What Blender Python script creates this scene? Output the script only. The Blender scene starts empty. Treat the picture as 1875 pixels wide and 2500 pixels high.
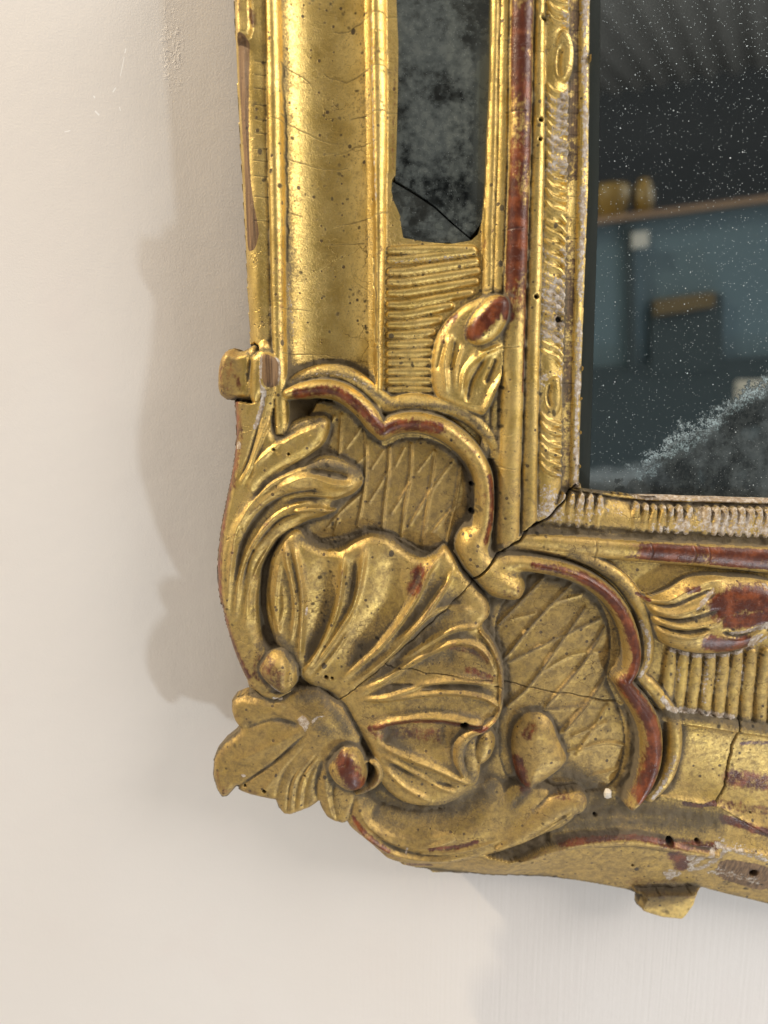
import bpy, math
import numpy as np
from mathutils import Vector
rng = np.random.default_rng(7)
S = bpy.context.scene
COL = S.collection
# ------------------------------------------------------------------ camera
PITCH = math.radians(10.0); FPX = 1806.0; CX, CY = 937.5, 1250.0
CAMY = -0.450
cam = bpy.data.cameras.new('camera'); camo = bpy.data.objects.new('camera', cam); COL.objects.link(camo)
camo.location = (0, CAMY, 0); camo.rotation_euler = (math.pi/2-PITCH, 0, 0)
cam.sensor_fit = 'VERTICAL'; cam.sensor_height = 36.0; cam.lens = 36.0*FPX/2500.0
cam.clip_start = 0.02; cam.clip_end = 60
cam.dof.use_dof = True; cam.dof.focus_distance = 0.41; cam.dof.aperture_fstop = 4.0
S.camera = camo
# ------------------------------------------------------------------ world, lamps, exposure
W = bpy.data.worlds.new('World'); S.world = W; W.use_nodes = True
bg = W.node_tree.nodes['Background']; bg.inputs[0].default_value = (0.83, 0.76, 0.695, 1); bg.inputs[1].default_value = 0.74
S.view_settings.view_transform = 'Standard'; S.view_settings.look = 'None'
S.view_settings.exposure = 0.21; S.view_settings.gamma = 1.0
def lamp(name, kind, loc, target, power, col, size):
    l = bpy.data.lights.new(name, kind); o = bpy.data.objects.new(name, l); COL.objects.link(o)
    o.location = loc; o.rotation_euler = (Vector(target)-Vector(loc)).to_track_quat('-Z', 'Y').to_euler()
    l.energy = power; l.color = col
    if kind == 'AREA': l.shape = 'DISK'; l.size = size
    elif kind == 'SPOT': l.shadow_soft_size = size; l.spot_size = math.radians(100); l.spot_blend = .6
    else: l.shadow_soft_size = size
    return o
lamp('low_lamp', 'POINT', (1.10, -1.08, -1.45), (0, 0, 0), 44, (0.82, 0.92, 1.0), .045)
lamp('warm_lamp', 'POINT', (-1.78, -0.405, 1.78), (-.05, 0, -.2), 265, (1.0, 0.84, 0.60), .018)
lamp('room_light', 'AREA', (2.75, -1.5, 1.6), (0, 0, -.05), 84, (1.0, 0.94, 0.88), 1.9)
# ------------------------------------------------------------------ pixel <-> place
cp, sp = math.cos(PITCH), math.sin(PITCH)
def at(u, v, h):                 # a point seen at photograph pixel (u,v), h mm in front of the wall
    u = np.asarray(u, float); v = np.asarray(v, float)
    a = (u-CX)/FPX; b = (CY-v)/FPX
    dx, dy, dz = a, cp+b*sp, -sp+b*cp
    t = (-np.asarray(h, float)/1000-CAMY)/dy
    return dx*t, dz*t
def proj(X, Z, h):
    y = -h/1000-CAMY
    zc = y*cp-Z*sp; yc = y*sp+Z*cp
    return CX+FPX*X/zc, CY-FPX*yc/zc
HREF = 48.0
K = {'A': (550, 0, .4219), 'B': (1150, 0, .437), 'C': (500, 800, .4521), 'D': (1150, 800, .437), 'E': (500, 1250, .4219),
     'F': (1150, 1250, .437), 'G': (1050, 1650, .4973), 'H': (900, 1700, .5877), 'V': (0, 0, 1.1302), 'S': (0, 0, 1.0), 'T': (1050, 1123, .5186), 'U': (488, 830, .4593)}
def P(k, pts, h=50):             # traced points -> coordinates in the frame's reference plane
    ox, oy, s = K[k]
    a = np.array([p[:2] for p in pts], float)*s+np.array([ox, oy])
    X, Z = at(a[:, 0], a[:, 1], h); u, v = proj(X, Z, HREF)
    return np.stack([u, v], 1)
def catmull(p, n=5, closed=False):
    p = np.asarray(p, float)
    if len(p) < 3: return p
    if closed: q = np.vstack([p[-1:], p, p[:2]])
    else: q = np.vstack([2*p[:1]-p[1:2], p, 2*p[-1:]-p[-2:-1]])
    out = []
    for i in range(1, len(q)-2):
        t = np.linspace(0, 1, n, endpoint=False)[:, None]
        a, b, c, d = q[i-1], q[i], q[i+1], q[i+2]
        out.append(.5*((2*b)+(c-a)*t+(2*a-5*b+4*c-d)*t**2+(3*b-a-3*c+d)*t**3))
    o = np.vstack(out)
    return o if closed else np.vstack([o, p[-1:]])
# ------------------------------------------------------------------ the carved surface: a height over the frame plane
STEP = 2.2
U0, U1, V0, V1 = 470.0, 2430.0, -390.0, 2330.0
gx = np.arange(U0, U1, STEP); gy = np.arange(V0, V1, STEP); NX, NY = len(gx), len(gy)
UU, VV = np.meshgrid(gx, gy)
H = np.full((NY, NX), 43.0); L = np.zeros((NY, NX), int)
MASK = {k: np.zeros((NY, NX)) for k in ('red', 'white', 'wood', 'dust', 'dark', 'grime_shade')}
NAMES = ['']; PARENT = ['']; TEXT = ['']
def lab(name, parent='', text=''):
    NAMES.append(name); PARENT.append(parent); TEXT.append(text); return len(NAMES)-1
def window(p, m):
    i0 = max(0, int((p[:, 0].min()-m-U0)/STEP)); i1 = min(NX, int((p[:, 0].max()+m-U0)/STEP)+2)
    j0 = max(0, int((p[:, 1].min()-m-V0)/STEP)); j1 = min(NY, int((p[:, 1].max()+m-V0)/STEP)+2)
    return slice(j0, max(j1, j0)), slice(i0, max(i1, i0))
def dist(X, Y, p, r=None, closed=False, near=False):
    if closed: p = np.vstack([p, p[:1]])
    D = np.full(X.shape, 1e9); R = np.zeros(X.shape); T = np.zeros(X.shape); NXp = np.zeros(X.shape); NYp = np.zeros(X.shape)
    n = len(p)-1
    for i in range(n):
        a, b = p[i], p[i+1]; d = b-a; l2 = (d**2).sum()+1e-9
        t = np.clip(((X-a[0])*d[0]+(Y-a[1])*d[1])/l2, 0, 1)
        qx = a[0]+t*d[0]; qy = a[1]+t*d[1]
        dd = (X-qx)**2+(Y-qy)**2; m = dd < D
        D = np.where(m, dd, D); T = np.where(m, (i+t)/n, T)
        if r is not None: R = np.where(m, r[i]+(r[i+1]-r[i])*t, R)
        if near: NXp = np.where(m, qx, NXp); NYp = np.where(m, qy, NYp)
    return (np.sqrt(D), NXp, NYp) if near else (np.sqrt(D), R, T)
def inside(X, Y, p):
    c = np.zeros(X.shape, bool); q = np.roll(p, 1, 0)
    for (x1, y1), (x2, y2) in zip(p, q):
        if y1 == y2: continue
        c ^= ((y1 > Y) != (y2 > Y)) & (X < (x2-x1)*(Y-y1)/(y2-y1)+x1)
    return c
def blur(a, s):
    n0, n1 = a.shape; pd = int(3*s)+1
    b = np.pad(a, pd, mode='edge')
    fy = np.fft.fftfreq(b.shape[0])[:, None]; fx = np.fft.rfftfreq(b.shape[1])[None, :]
    g = np.exp(-2*(math.pi*s)**2*(fx**2+fy**2))
    return np.fft.irfft2(np.fft.rfft2(b)*g, s=b.shape)[pd:pd+n0, pd:pd+n1]
def vnoise(cell):
    a = blur(rng.standard_normal((NY, NX)), cell/STEP); return a/a.std()
def tube(k, pts, r, hb, hc, label, h=50, flat=1.0, smooth=True):
    p = P(k, pts, h); rr = np.interp(np.linspace(0, 1, len(pts)), np.linspace(0, 1, np.size(r)), np.atleast_1d(r).astype(float))
    if smooth:
        p2 = catmull(p); rr = np.interp(np.linspace(0, 1, len(p2)), np.linspace(0, 1, len(rr)), rr); p = p2
    w = window(p, rr.max()+4); D, R, T = dist(UU[w], VV[w], p, rr)
    t = np.clip(D/np.maximum(R, .1), 0, 1); hh = hb+(hc-hb)*(1-t**(2*flat))**.5
    m = (D < R) & (hh > H[w]); H[w] = np.where(m, hh, H[w])
    if label: L[w] = np.where(m, label, L[w])
def dome(k, pts, h0, h1, edge, label, h=50, force=False, closed_s=True, rnd=True):
    p = P(k, pts, h); p = catmull(p, 4, True) if closed_s else p
    w = window(p, 4); X, Y = UU[w], VV[w]; m = inside(X, Y, p); D, _, _ = dist(X, Y, p, closed=True)
    t = np.clip(D/edge, 0, 1); f = np.sqrt(1-(1-t)**2) if rnd else t*t*(3-2*t)
    hh = h0+(h1-h0)*f
    if not force: m &= hh > H[w]
    H[w] = np.where(m, hh, H[w])
    if label: L[w] = np.where(m, label, L[w])
def ridge(k, pts, w_, amp, only=None, h=50, sharp=False, taper=True, smooth=True):
    p = P(k, pts, h); p = catmull(p) if smooth else p
    w = window(p, 3*w_+3); D, _, T = dist(UU[w], VV[w], p)
    f = .5*np.exp(-D/w_*1.5)+.5*np.exp(-(D/w_)**2) if w_ < 20 else np.exp(-(D/w_)**2)
    if taper: f = f*np.clip(np.minimum(T, 1-T)*6+.15, 0, 1)
    if only is not None: f = f*np.isin(L[w], only)
    H[w] += amp*f
def brush(mask, k, pts, w_, amt, h=50, soft=.5, only=None, smooth=True):
    p = P(k, pts, h); p = catmull(p) if smooth and len(pts) > 2 else p
    w = window(p, w_*1.6+3); D, _, _ = dist(UU[w], VV[w], p)
    f = amt*np.clip((w_*(1+soft)-D)/(2*soft*w_+.01), 0, 1)
    if only is not None: f = f*np.isin(L[w], only)
    M = MASK[mask]; M[w] = np.maximum(M[w], f)
def patch(mask, k, pts, amt, h=50, soft=5, only=None, smooth=True):
    p = P(k, pts, h); p = catmull(p, 4, True) if smooth else p
    w = window(p, soft+3); m = inside(UU[w], VV[w], p); D, _, _ = dist(UU[w], VV[w], p, closed=True)
    s = np.where(m, D, -D); f = amt*np.clip(s/soft*.5+.5, 0, 1)
    if only is not None: f = f*np.isin(L[w], only)
    M = MASK[mask]; M[w] = np.maximum(M[w], f)
# --- straight mouldings --------------------------------------------------
def xline(pts, h):               # (x,y) knots -> x as a function of the reference v
    p = P('S', pts, h); o = np.argsort(p[:, 1]); x, y = p[o, 0], p[o, 1]
    out = np.interp(gy, y, x)
    s0 = (x[1]-x[0])/(y[1]-y[0]); s1 = (x[-1]-x[-2])/(y[-1]-y[-2])
    out = np.where(gy < y[0], x[0]+s0*(gy-y[0]), out); out = np.where(gy > y[-1], x[-1]+s1*(gy-y[-1]), out)
    return out[:, None]
def yline(pts, h):
    p = P('S', pts, h); x, y = p[:, 0], p[:, 1]
    out = np.interp(gx, x, y)
    s0 = (y[1]-y[0])/(x[1]-x[0]); s1 = (y[-1]-y[-2])/(x[-1]-x[-2])
    out = np.where(gx < x[0], y[0]+s0*(gx-x[0]), out); out = np.where(gx > x[-1], y[-1]+s1*(gx-x[-1]), out)
    return out[None, :]
def shape(t, kind):
    if kind == 'round': return np.sqrt(np.clip(1-(2*t-1)**2, 0, 1))
    if kind == 'cove': return -np.sqrt(np.clip(1-(2*t-1)**2, 0, 1))**1.15
    if kind == 'bump': return np.sin(np.pi*t)
    if kind == 'outer': return np.sqrt(np.clip(1-(1-t)**4, 0, 1))
    return 0*t
def band(c, a, b, ha, hb, kind, amp, label, zone):
    t = (c-a)/(b-a); m = (t >= 0) & (t < 1) & zone
    tt = np.clip(t, 0, 1)
    hh = ha+(hb-ha)*tt+amp*shape(tt, kind) if kind != 'outer' else ha+(hb-ha)*shape(tt, kind)+amp*shape(tt, 'bump')
    H[:] = np.where(m, hh, H)
    if label: L[:] = np.where(m, label, L)
cor = P('S', [(1413, 1192), (1216, 1350)], 48); dcor = cor[1]-cor[0]
LEFT = (UU-cor[0, 0])*dcor[1]-(VV-cor[0, 1])*dcor[0] < 0      # above-left of the mitre
l_board = lab('corner_block'); l_obead = lab('outer_bead'); l_ibead = lab('torus_moulding'); l_cove = lab('cove_moulding')
l_fil = lab('inner_bead'); l_panel = lab('frieze_panel'); l_reed = lab('reeded_bead'); l_red = lab('ridge_moulding', text='gilt ridge moulding rubbed through to dark red bole')
l_small = lab('slim_bead'); l_band = lab('carved_band'); l_ochre = lab('sight_slope'); l_edge = lab('sight_edge', text='pale worn edge against the glass')
L[:] = l_board
wob = [vnoise(70)*1.0 for _ in range(4)]
Uw = UU+wob[0]; Vw = VV+wob[1]
e0 = xline([(573, 0), (584, 250), (605, 675), (613, 800), (618, 960)], 27)
g1 = xline([(647, 0), (651, 250), (660, 675), (664, 800), (668, 960)], 47)
g2 = xline([(684, 0), (691, 250), (696, 675), (698, 800), (704, 960)], 46)
fl = xline([(906, 0), (909, 250), (915, 500), (916, 800), (918, 960)], 47)
be = xline([(942, 0), (945, 250), (942, 600), (936, 800), (934, 960)], 45)
r0 = xline([(1198, 0), (1186, 393), (1180, 560), (1177, 830), (1172, 1190)], 45)
r1 = xline([(1244, 0), (1239, 393), (1230, 650), (1222, 830), (1212, 1190)], 46)
r2 = xline([(1305, 0), (1296, 393), (1285, 700), (1281, 830), (1271, 1230)], 47)
r3 = xline([(1331, 0), (1330, 393), (1318, 830), (1312, 1230)], 46)
r4 = xline([(1391, 0), (1385, 393), (1376, 830), (1368, 1230)], 42)
r5 = xline([(1415, 0), (1412, 393), (1399, 830), (1391, 1230)], 40)
r6 = xline([(1439, 0), (1436, 393), (1421, 830), (1412, 1192)], 38)
Z = LEFT & (VV < 1060)
H = np.where(Z & (Uw < e0+1), 24.0, H)
band(Uw, e0, g1, 24, 46.5, 'outer', 1.5, l_obead, Z)
band(Uw, g1, g2, 46.0, 45.0, 'round', 5.0, l_ibead, Z)
band(Uw, g2, fl, 45.0, 46.5, 'cove', 11.0, l_cove, Z)
band(Uw, fl, be, 46.0, 44.0, 'round', 3.2, l_fil, Z)
Z = LEFT
band(Uw, be, r0, 42.5, 42.5, '', 0, l_panel, Z & (VV < 1100))
band(Uw, r0, r0+.5*(r1-r0), 43.5, 45, 'round', 2.5, l_reed, Z & (VV < 1120))
band(Uw, r0+.5*(r1-r0), r1, 45, 46, 'round', 2.0, l_reed, Z & (VV < 1120))
band(Uw, r1, r2, 46.0, 46.5, 'round', 6.0, l_red, Z)
band(Uw, r2, r3, 44.8, 45.2, 'round', 4.0, l_small, Z)
band(Uw, r3, r4, 45.2, 42.0, 'bump', 2.0, l_band, Z)
band(Uw, r4, r5, 41.0, 39.8, 'cove', .6, l_ochre, Z)
band(Uw, r5, r6, 39.5, 38.0, 'round', 2.2, l_edge, Z)
# bottom rail
BR = ~LEFT
b0 = yline([(1412, 1191), (1543, 1206), (1875, 1216), (2000, 1220)], 38)
b1 = yline([(1405, 1203), (1587, 1233), (1849, 1240), (2000, 1245)], 40)
b2 = yline([(1342, 1276), (1587, 1294), (1849, 1305), (2000, 1312)], 45)
b3 = yline([(1310, 1304), (1587, 1321), (1875, 1335), (2000, 1342)], 46)
b4 = yline([(1250, 1342), (1400, 1362), (1587, 1374), (1849, 1399), (2000, 1410)], 46)
b6a = yline([(1500, 1715), (1637, 1733), (1875, 1766), (2000, 1785)], 44)
b6b = yline([(1500, 1745), (1637, 1764), (1875, 1799), (2000, 1818)], 46)
b7 = yline([(1450, 1930), (1637, 1955), (1761, 1975), (1875, 2040), (2000, 2075)], 46)
b8 = yline([(1000, 2090), (1050, 2075), (1125, 2072), (1190, 2090), (1244, 2103), (1289, 2091), (1328, 2076), (1368, 2063), (1473, 2048), (1547, 2044), (1746, 2062), (1875, 2085), (2000, 2105)], 46)
b9 = yline([(1050, 2128), (1200, 2134), (1330, 2137), (1470, 2156), (1557, 2174), (1700, 2172), (1875, 2204), (2000, 2225)], 24)
k_panel = lab('frieze_panel'); k_red = lab('ridge_moulding', text='dark red ridge moulding under a dusty ledge'); k_band = lab('carved_band'); k_edge = lab('sight_edge'); k_ledge = lab('dusty_ledge')
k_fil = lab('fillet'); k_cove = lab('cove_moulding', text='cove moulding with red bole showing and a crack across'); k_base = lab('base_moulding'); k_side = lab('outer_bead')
band(Vw, b0, b0+.55*(b1-b0), 38, 40.5, 'round', 1.6, k_edge, BR)
band(Vw, b0+.55*(b1-b0), b1, 40, 40.5, 'cove', .5, k_edge, BR)
band(Vw, b1, b2, 41, 45.5, 'bump', 1.5, k_band, BR)
band(Vw, b2, b3, 44.5, 45.5, 'cove', 1.0, k_ledge, BR)
band(Vw, b3, b4, 47.0, 44.0, 'round', 4.5, k_red, BR)
band(Vw, b4, b6a, 43, 42.5, '', 0, k_panel, BR & (UU > 1330))
RB = BR & (UU > 1560)
band(Vw, b6a, b6b, 44, 46, 'round', 1.2, k_fil, RB)
band(Vw, b6b, b7, 45.5, 45.5, 'cove', 6.0, k_cove, RB)
band(Vw, b7, b8, 43.5, 47, 'cove', 1.2, k_base, BR & (UU > 1345))
wgt = np.clip((UU-1345)/130, 0, 1); wgt = wgt*wgt*(3-2*wgt); H = np.where(L == k_base, 44.5+(H-44.5)*wgt, H)
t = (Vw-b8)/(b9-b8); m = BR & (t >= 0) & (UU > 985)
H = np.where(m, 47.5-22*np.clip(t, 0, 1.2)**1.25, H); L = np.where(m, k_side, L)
# ------------------------------------------------------------------ ornament
# reeded panels
for i, (yl, yr, xr) in enumerate([(1445, 1440, 1430), (1500, 1450, 1440), (1570, 1510, 1450), (1630, 1565, 1460), (1692, 1625, 1450), (1760, 1692, 1420), (1818, 1768, 1300), (1877, 1850, 1235), (1935, 1918, 1200), (1990, 1978, 1190),
                                  (2045, 2036, 1185), (2098, 2092, 1185), (2150, 2146, 1185), (2205, 2203, 1185), (2260, 2260, 1190)]):
    l = lab('rib', 'frieze_panel')
    tube('A', [(950, yl), (1050, yl-3), (.5*(1050+xr), .5*(yl+yr)-2), (xr, yr)], [10, 12, 12.5, 11], 42.6, 44.9, l, h=45)
for i, x in enumerate([1100, 1170, 1245, 1322, 1398, 1472, 1550, 1632, 1712, 1795, 1880, 1960, 2042, 2120, 2205, 2285, 2365, 2448, 2530, 2612, 2694]):
    l = lab('rib', 'frieze_panel.001'); j = (x-1100)*.165
    tube('F', [(x+22, 790), (x+14, 880), (x, 1000), (x-8, 1075+j)], [13, 16, 16.5, 14], 43.6, 45.6, l, h=45)
# outer lobed border behind the two strapwork scrolls
l_bord = lab('strapwork_border'); l_bord2 = lab('strapwork_border')
tube('C', [(440, 330), (520, 275), (640, 245), (760, 262), (870, 330), (960, 400), (1010, 420), (1110, 405), (1240, 415), (1370, 450), (1480, 520), (1560, 620), (1605, 760), (1622, 950), (1618, 1165)], [16, 24, 26, 26, 24, 20, 17, 15], 43, 48.5, l_bord)
tube('F', [(200, 200), (380, 210), (560, 240), (720, 300), (850, 390), (935, 500), (985, 620), (1000, 750), (985, 850), (950, 920), (1000, 980), (1080, 1080)], [14, 18, 20, 20, 19, 18], 43, 48.5, l_bord2)
tube('G', [(1080, 50), (1140, 120), (1200, 210), (1218, 320), (1205, 430), (1165, 530), (1090, 610)], [19, 20, 20, 17], 43, 48.5, l_bord2)
# lattice grounds
l_lat = lab('lattice_panel'); l_lat2 = lab('lattice_panel')
dome('C', [(560, 470), (700, 400), (800, 400), (880, 520), (960, 640), (1080, 600), (1230, 610), (1360, 690), (1440, 820), (1450, 1000), (1370, 1100), (1340, 1200), (1200, 1230), (1000, 1130), (700, 1150), (450, 1150)], 41.5, 44.5, 130, l_lat, force=True, rnd=True)
dome('F', [(150, 620), (330, 370), (560, 370), (700, 470), (790, 640), (800, 820), (780, 950), (830, 1080), (880, 1250), (870, 1420), (800, 1560), (560, 1600), (200, 1500), (160, 1000)], 41.5, 45.0, 130, l_lat2, force=True, rnd=True)
for s in ([(860, 520), (872, 700), (860, 880), (825, 1075)], [(998, 650), (990, 800), (970, 950), (960, 1085)], [(1116, 630), (1108, 800), (1080, 970), (1062, 1135)], [(1246, 670), (1220, 850), (1195, 1030), (1178, 1175)],
          [(1388, 750), (1365, 900), (1330, 1060), (1308, 1165)], [(738, 470), (725, 690)], [(700, 480), (650, 600)], [(720, 1030), (700, 1120)]):
    ridge('C', s, 3.4, 1.5, [l_lat], h=45, taper=False)
for s in ([(870, 690), (810, 745)], [(990, 770), (940, 860), (885, 945)], [(1235, 665), (1150, 775)], [(1108, 840), (1060, 920), (1005, 1005)], [(1345, 715), (1210, 900), (1108, 1065)], [(1355, 960), (1225, 1110)], [(845, 540), (765, 650)],
          [(842, 900), (740, 990), (650, 1095)], [(1075, 655), (1030, 745)], [(960, 670), (900, 760)]):
    ridge('C', s, 3.4, .95, [l_lat], h=45, taper=False)
for s in ([(410, 365), (270, 510), (155, 630)], [(580, 390), (380, 580), (190, 815)], [(635, 540), (500, 720), (340, 950), (205, 1085)], [(745, 650), (620, 850), (420, 1080)], [(790, 880), (640, 1080), (520, 1220)]):
    ridge('F', s, 4.4, 1.7, [l_lat2], h=45, taper=False)
for s in ([(360, 565), (220, 600)], [(640, 460), (480, 500)], [(720, 600), (480, 700), (205, 845)], [(620, 1085), (440, 1100), (250, 1120)], [(760, 780), (560, 800), (380, 900)]):
    ridge('F', s, 4.2, .9, [l_lat2], h=45, taper=False)
for s in ([(770, 140), (640, 275)], [(680, 370), (850, 330), (965, 350)], [(780, 495), (925, 465)], [(700, 290), (860, 230)], [(870, 150), (720, 380)]):
    ridge('G', s, 4.4, 1.2, [l_lat2], h=45, taper=False)
# two strapwork scrolls
l_sc = lab('strapwork_scroll'); l_sc2 = lab('strapwork_scroll', text='lower strapwork scroll, rubbed to glossy red bole')
tube('C', [(450, 355), (520, 338), (620, 325), (720, 340), (800, 385), (870, 450), (920, 515), (962, 555)], [17, 25, 28, 29, 29, 28, 26], 42, 55, l_sc)
tube('C', [(962, 560), (1010, 528), (1080, 510), (1170, 510), (1270, 540), (1370, 605), (1450, 690), (1500, 790), (1515, 900), (1512, 1010), (1495, 1110), (1480, 1200)], [25, 29, 30, 30, 29, 28, 27, 27, 27, 30], 42, 55, l_sc)
tube('F', [(60, 300), (150, 285), (280, 285), (420, 305), (560, 340), (690, 405), (790, 490), (855, 590), (893, 700), (905, 800), (890, 880), (858, 940)], [28, 26, 24, 23, 23, 24, 25, 25, 24, 22], 42, 55, l_sc2)
tube('G', [(940, 20), (985, 85), (1040, 160), (1078, 240), (1092, 330), (1085, 430), (1055, 520), (1015, 590), (985, 630)], [22, 26, 30, 31, 30, 27, 22, 14], 42, 55.5, l_sc2)
l_bulb = lab('scroll_knob', text='gilt rounded knob split by the mitre crack')
dome('C', [(1385, 1090), (1350, 1180), (1385, 1290), (1450, 1370), (1530, 1450), (1620, 1480), (1700, 1480), (1740, 1420), (1720, 1340), (1640, 1290), (1570, 1230), (1520, 1120), (1450, 1070)], 42, 57, 46, l_bulb)
# shell
l_sh = lab('shell', text='large fluted rocaille shell')
shell = [(430, 170), (480, 110), (540, 100), (600, 165), (700, 215), (790, 205), (860, 165), (950, 130), (1050, 140), (1120, 190), (1180, 235), (1260, 262), (1340, 240), (1390, 200), (1440, 250), (1490, 330), (1560, 410), (1640, 510), (1652, 600), (1610, 660), (1660, 740), (1720, 860), (1735, 1000), (1725, 1150), (1680, 1230), (1600, 1260), (1600, 1480), (1560, 1600), (1400, 1700), (1150, 1690), (1000, 1560), (960, 1420),
         (900, 1310), (840, 1220), (780, 1130), (700, 1060), (600, 1020), (540, 960), (520, 900), (460, 860), (400, 760), (350, 600), (350, 420), (380, 270)]
dome('E', shell, 43.5, 50.5, 26, l_sh)
hin = P('E', [(680, 1080)], 50)[0]; rad = np.hypot(UU-hin[0], VV-hin[1])
H += np.where(L == l_sh, 3.2*np.clip(rad/330, 0, 1.1)**1.5-1.0, 0)
ribs = [([(568, 940), (640, 830), (700, 720), (752, 600), (782, 480), (797, 350), (806, 235)], 8.5, 3.6), ([(600, 935), (700, 800), (790, 660), (850, 560), (890, 430), (915, 300), (927, 180)], 8, 3.0),
        ([(640, 950), (760, 800), (830, 690)], 6, 1.4), ([(800, 965), (900, 870), (1010, 770), (1110, 650), (1190, 530), (1250, 420), (1300, 310), (1378, 225)], 8.5, 3.6), ([(850, 1000), (1000, 880), (1120, 770), (1250, 600), (1340, 480), (1420, 370)], 9, 2.4),
        ([(545, 900), (560, 700), (570, 500), (550, 330), (515, 160)], 8, 3.0), ([(498, 760), (528, 560), (508, 400), (480, 270), (470, 170)], 7, 2.4), ([(440, 720), (410, 560), (420, 420), (440, 280)], 6, 1.6), ([(415, 700), (460, 560), (450, 420)], 5, 1.2),
        ([(890, 1050), (1060, 950), (1250, 830), (1420, 745), (1540, 745), (1620, 800), (1670, 900)], 10, 3.2), ([(900, 1090), (1080, 1050), (1300, 985), (1500, 960), (1690, 985)], 8, 2.2), ([(960, 1090), (1150, 1060), (1400, 1030), (1600, 1050), (1720, 1120)], 8, 2.6),
        ([(940, 1255), (1100, 1200), (1300, 1175), (1500, 1190), (1640, 1225)], 10, 3.4), ([(1000, 1340), (1150, 1400), (1320, 1460), (1480, 1530), (1560, 1560)], 9, 2.6), ([(1020, 1400), (1180, 1480), (1350, 1570), (1480, 1610)], 7, 1.8), ([(1040, 1470), (1150, 1570), (1300, 1650)], 8, 2.0),
        ([(1060, 780), (1250, 620), (1400, 545), (1560, 560)], 8, 1.6), ([(1120, 870), (1300, 740), (1450, 660), (1600, 650)], 8, 2.2), ([(1450, 300), (1300, 560), (1150, 740)], 7, 1.4)]
for s, w_, a in ribs: ridge('E', s, w_, a*1.3, [l_sh])
for s, w_, a in [([(600, 880), (660, 650), (690, 480), (690, 260)], 26, -3.2), ([(800, 880), (980, 640), (1070, 460), (1090, 230)], 30, -3.6), ([(850, 600), (860, 430), (870, 260)], 12, -1.5), ([(1000, 960), (1250, 860), (1500, 830)], 24, -2.2),
                 ([(1050, 1010), (1300, 1000), (1600, 1000)], 7, -1.8), ([(1000, 1290), (1200, 1290), (1450, 1280)], 34, -3.2), ([(1050, 900), (1300, 660), (1500, 440)], 22, -1.8), ([(1050, 1430), (1250, 1530), (1450, 1580)], 7, -1.4), ([(380, 300), (360, 480), (390, 650)], 9, -2.0)]:
    ridge('E', s, w_, a, [l_sh])
# rolled rim of the shell and its curl
tube('E', [(1668, 1185), (1600, 1240), (1530, 1265), (1475, 1330), (1465, 1420), (1495, 1500)], [8, 13, 17, 18, 17, 9], 46, 57, l_sh)
tube('E', [(1590, 680), (1650, 760), (1700, 880), (1712, 1000), (1700, 1120), (1670, 1190)], [6, 9, 9, 9, 8], 46, 55.5, l_sh)
dome('E', [(1560, 1280), (1640, 1250), (1690, 1330), (1660, 1430), (1580, 1480), (1530, 1400)], 43, 54, 30, l_sh)
# great acanthus at the left
l_ac = lab('acanthus_leaf', text='upright acanthus scroll curling along the left edge')
ac = [(300, 60), (140, 380), (130, 450), (135, 560), (125, 680), (110, 780), (85, 900), (60, 1020), (42, 1150), (32, 1260), (35, 1380), (50, 1500), (85, 1640), (140, 1790), (220, 1930), (320, 1990), (420, 1960), (470, 1880), (430, 1780), (330, 1700), (300, 1560), (300, 1400), (320, 1280), (400, 1150), (485, 1084), (560, 1045), (640, 1025), (692, 980), (700, 945), (800, 905), (852, 850),
      (842, 818), (740, 800), (640, 765), (575, 735), (640, 640), (668, 560), (640, 495), (560, 478), (470, 505), (400, 560), (370, 480), (420, 300), (400, 150)]
dome('C', ac, 43, 51.5, 34, l_ac, h=47)
dome('U', [(225, 730), (320, 610), (420, 505), (520, 435), (640, 402), (692, 440), (665, 540), (600, 605), (500, 665), (380, 745), (270, 830)], 46, 53.5, 30, l_ac)
dome('U', [(200, 960), (290, 840), (400, 745), (540, 665), (640, 615), (735, 625), (848, 695), (862, 765), (800, 812), (700, 850), (560, 838), (430, 860), (310, 950), (240, 1060)], 46, 54.5, 34, l_ac)
dome('U', [(250, 1100), (330, 975), (450, 890), (560, 872), (690, 888), (722, 910), (640, 945), (540, 968), (430, 1035), (320, 1140)], 46, 53.0, 24, l_ac)
for s, w_, a in [([(400, 530), (520, 480), (630, 440)], 13, -2.8), ([(500, 700), (640, 690), (800, 715)], 12, -1.7), ([(290, 805), (450, 685), (600, 592), (665, 520)], 6, 2.0), ([(380, 850), (560, 815), (720, 832), (858, 768)], 7, 2.4), ([(480, 905), (600, 895), (700, 905)], 6, 1.6)]:
    ridge('U', s, w_, a, [l_ac])
for s, w_, a in [([(128, 1500), (150, 1250), (182, 1080), (262, 940), (380, 830), (520, 765), (600, 750)], 9, 3.4), ([(165, 1560), (205, 1300), (290, 1120), (390, 1010), (490, 955), (580, 935)], 8, 3.0), ([(225, 1600), (245, 1400), (300, 1260), (380, 1140), (470, 1080), (560, 1040)], 8, 2.8), ([(280, 1600), (275, 1450), (310, 1320)], 7, 2.2),
                 ([(190, 850), (270, 740), (390, 640), (520, 565), (620, 530)], 9, 3.0), ([(400, 860), (560, 800), (700, 840), (830, 845)], 14, 3.6), ([(480, 990), (580, 970), (680, 975)], 9, 2.8), ([(240, 780), (330, 560), (380, 400), (380, 200)], 9, 2.6), ([(190, 1000), (120, 1200), (110, 1400), (140, 1600)], 8, 1.0)]:
    ridge('C', s, w_, a, [l_ac], h=50)
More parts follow.
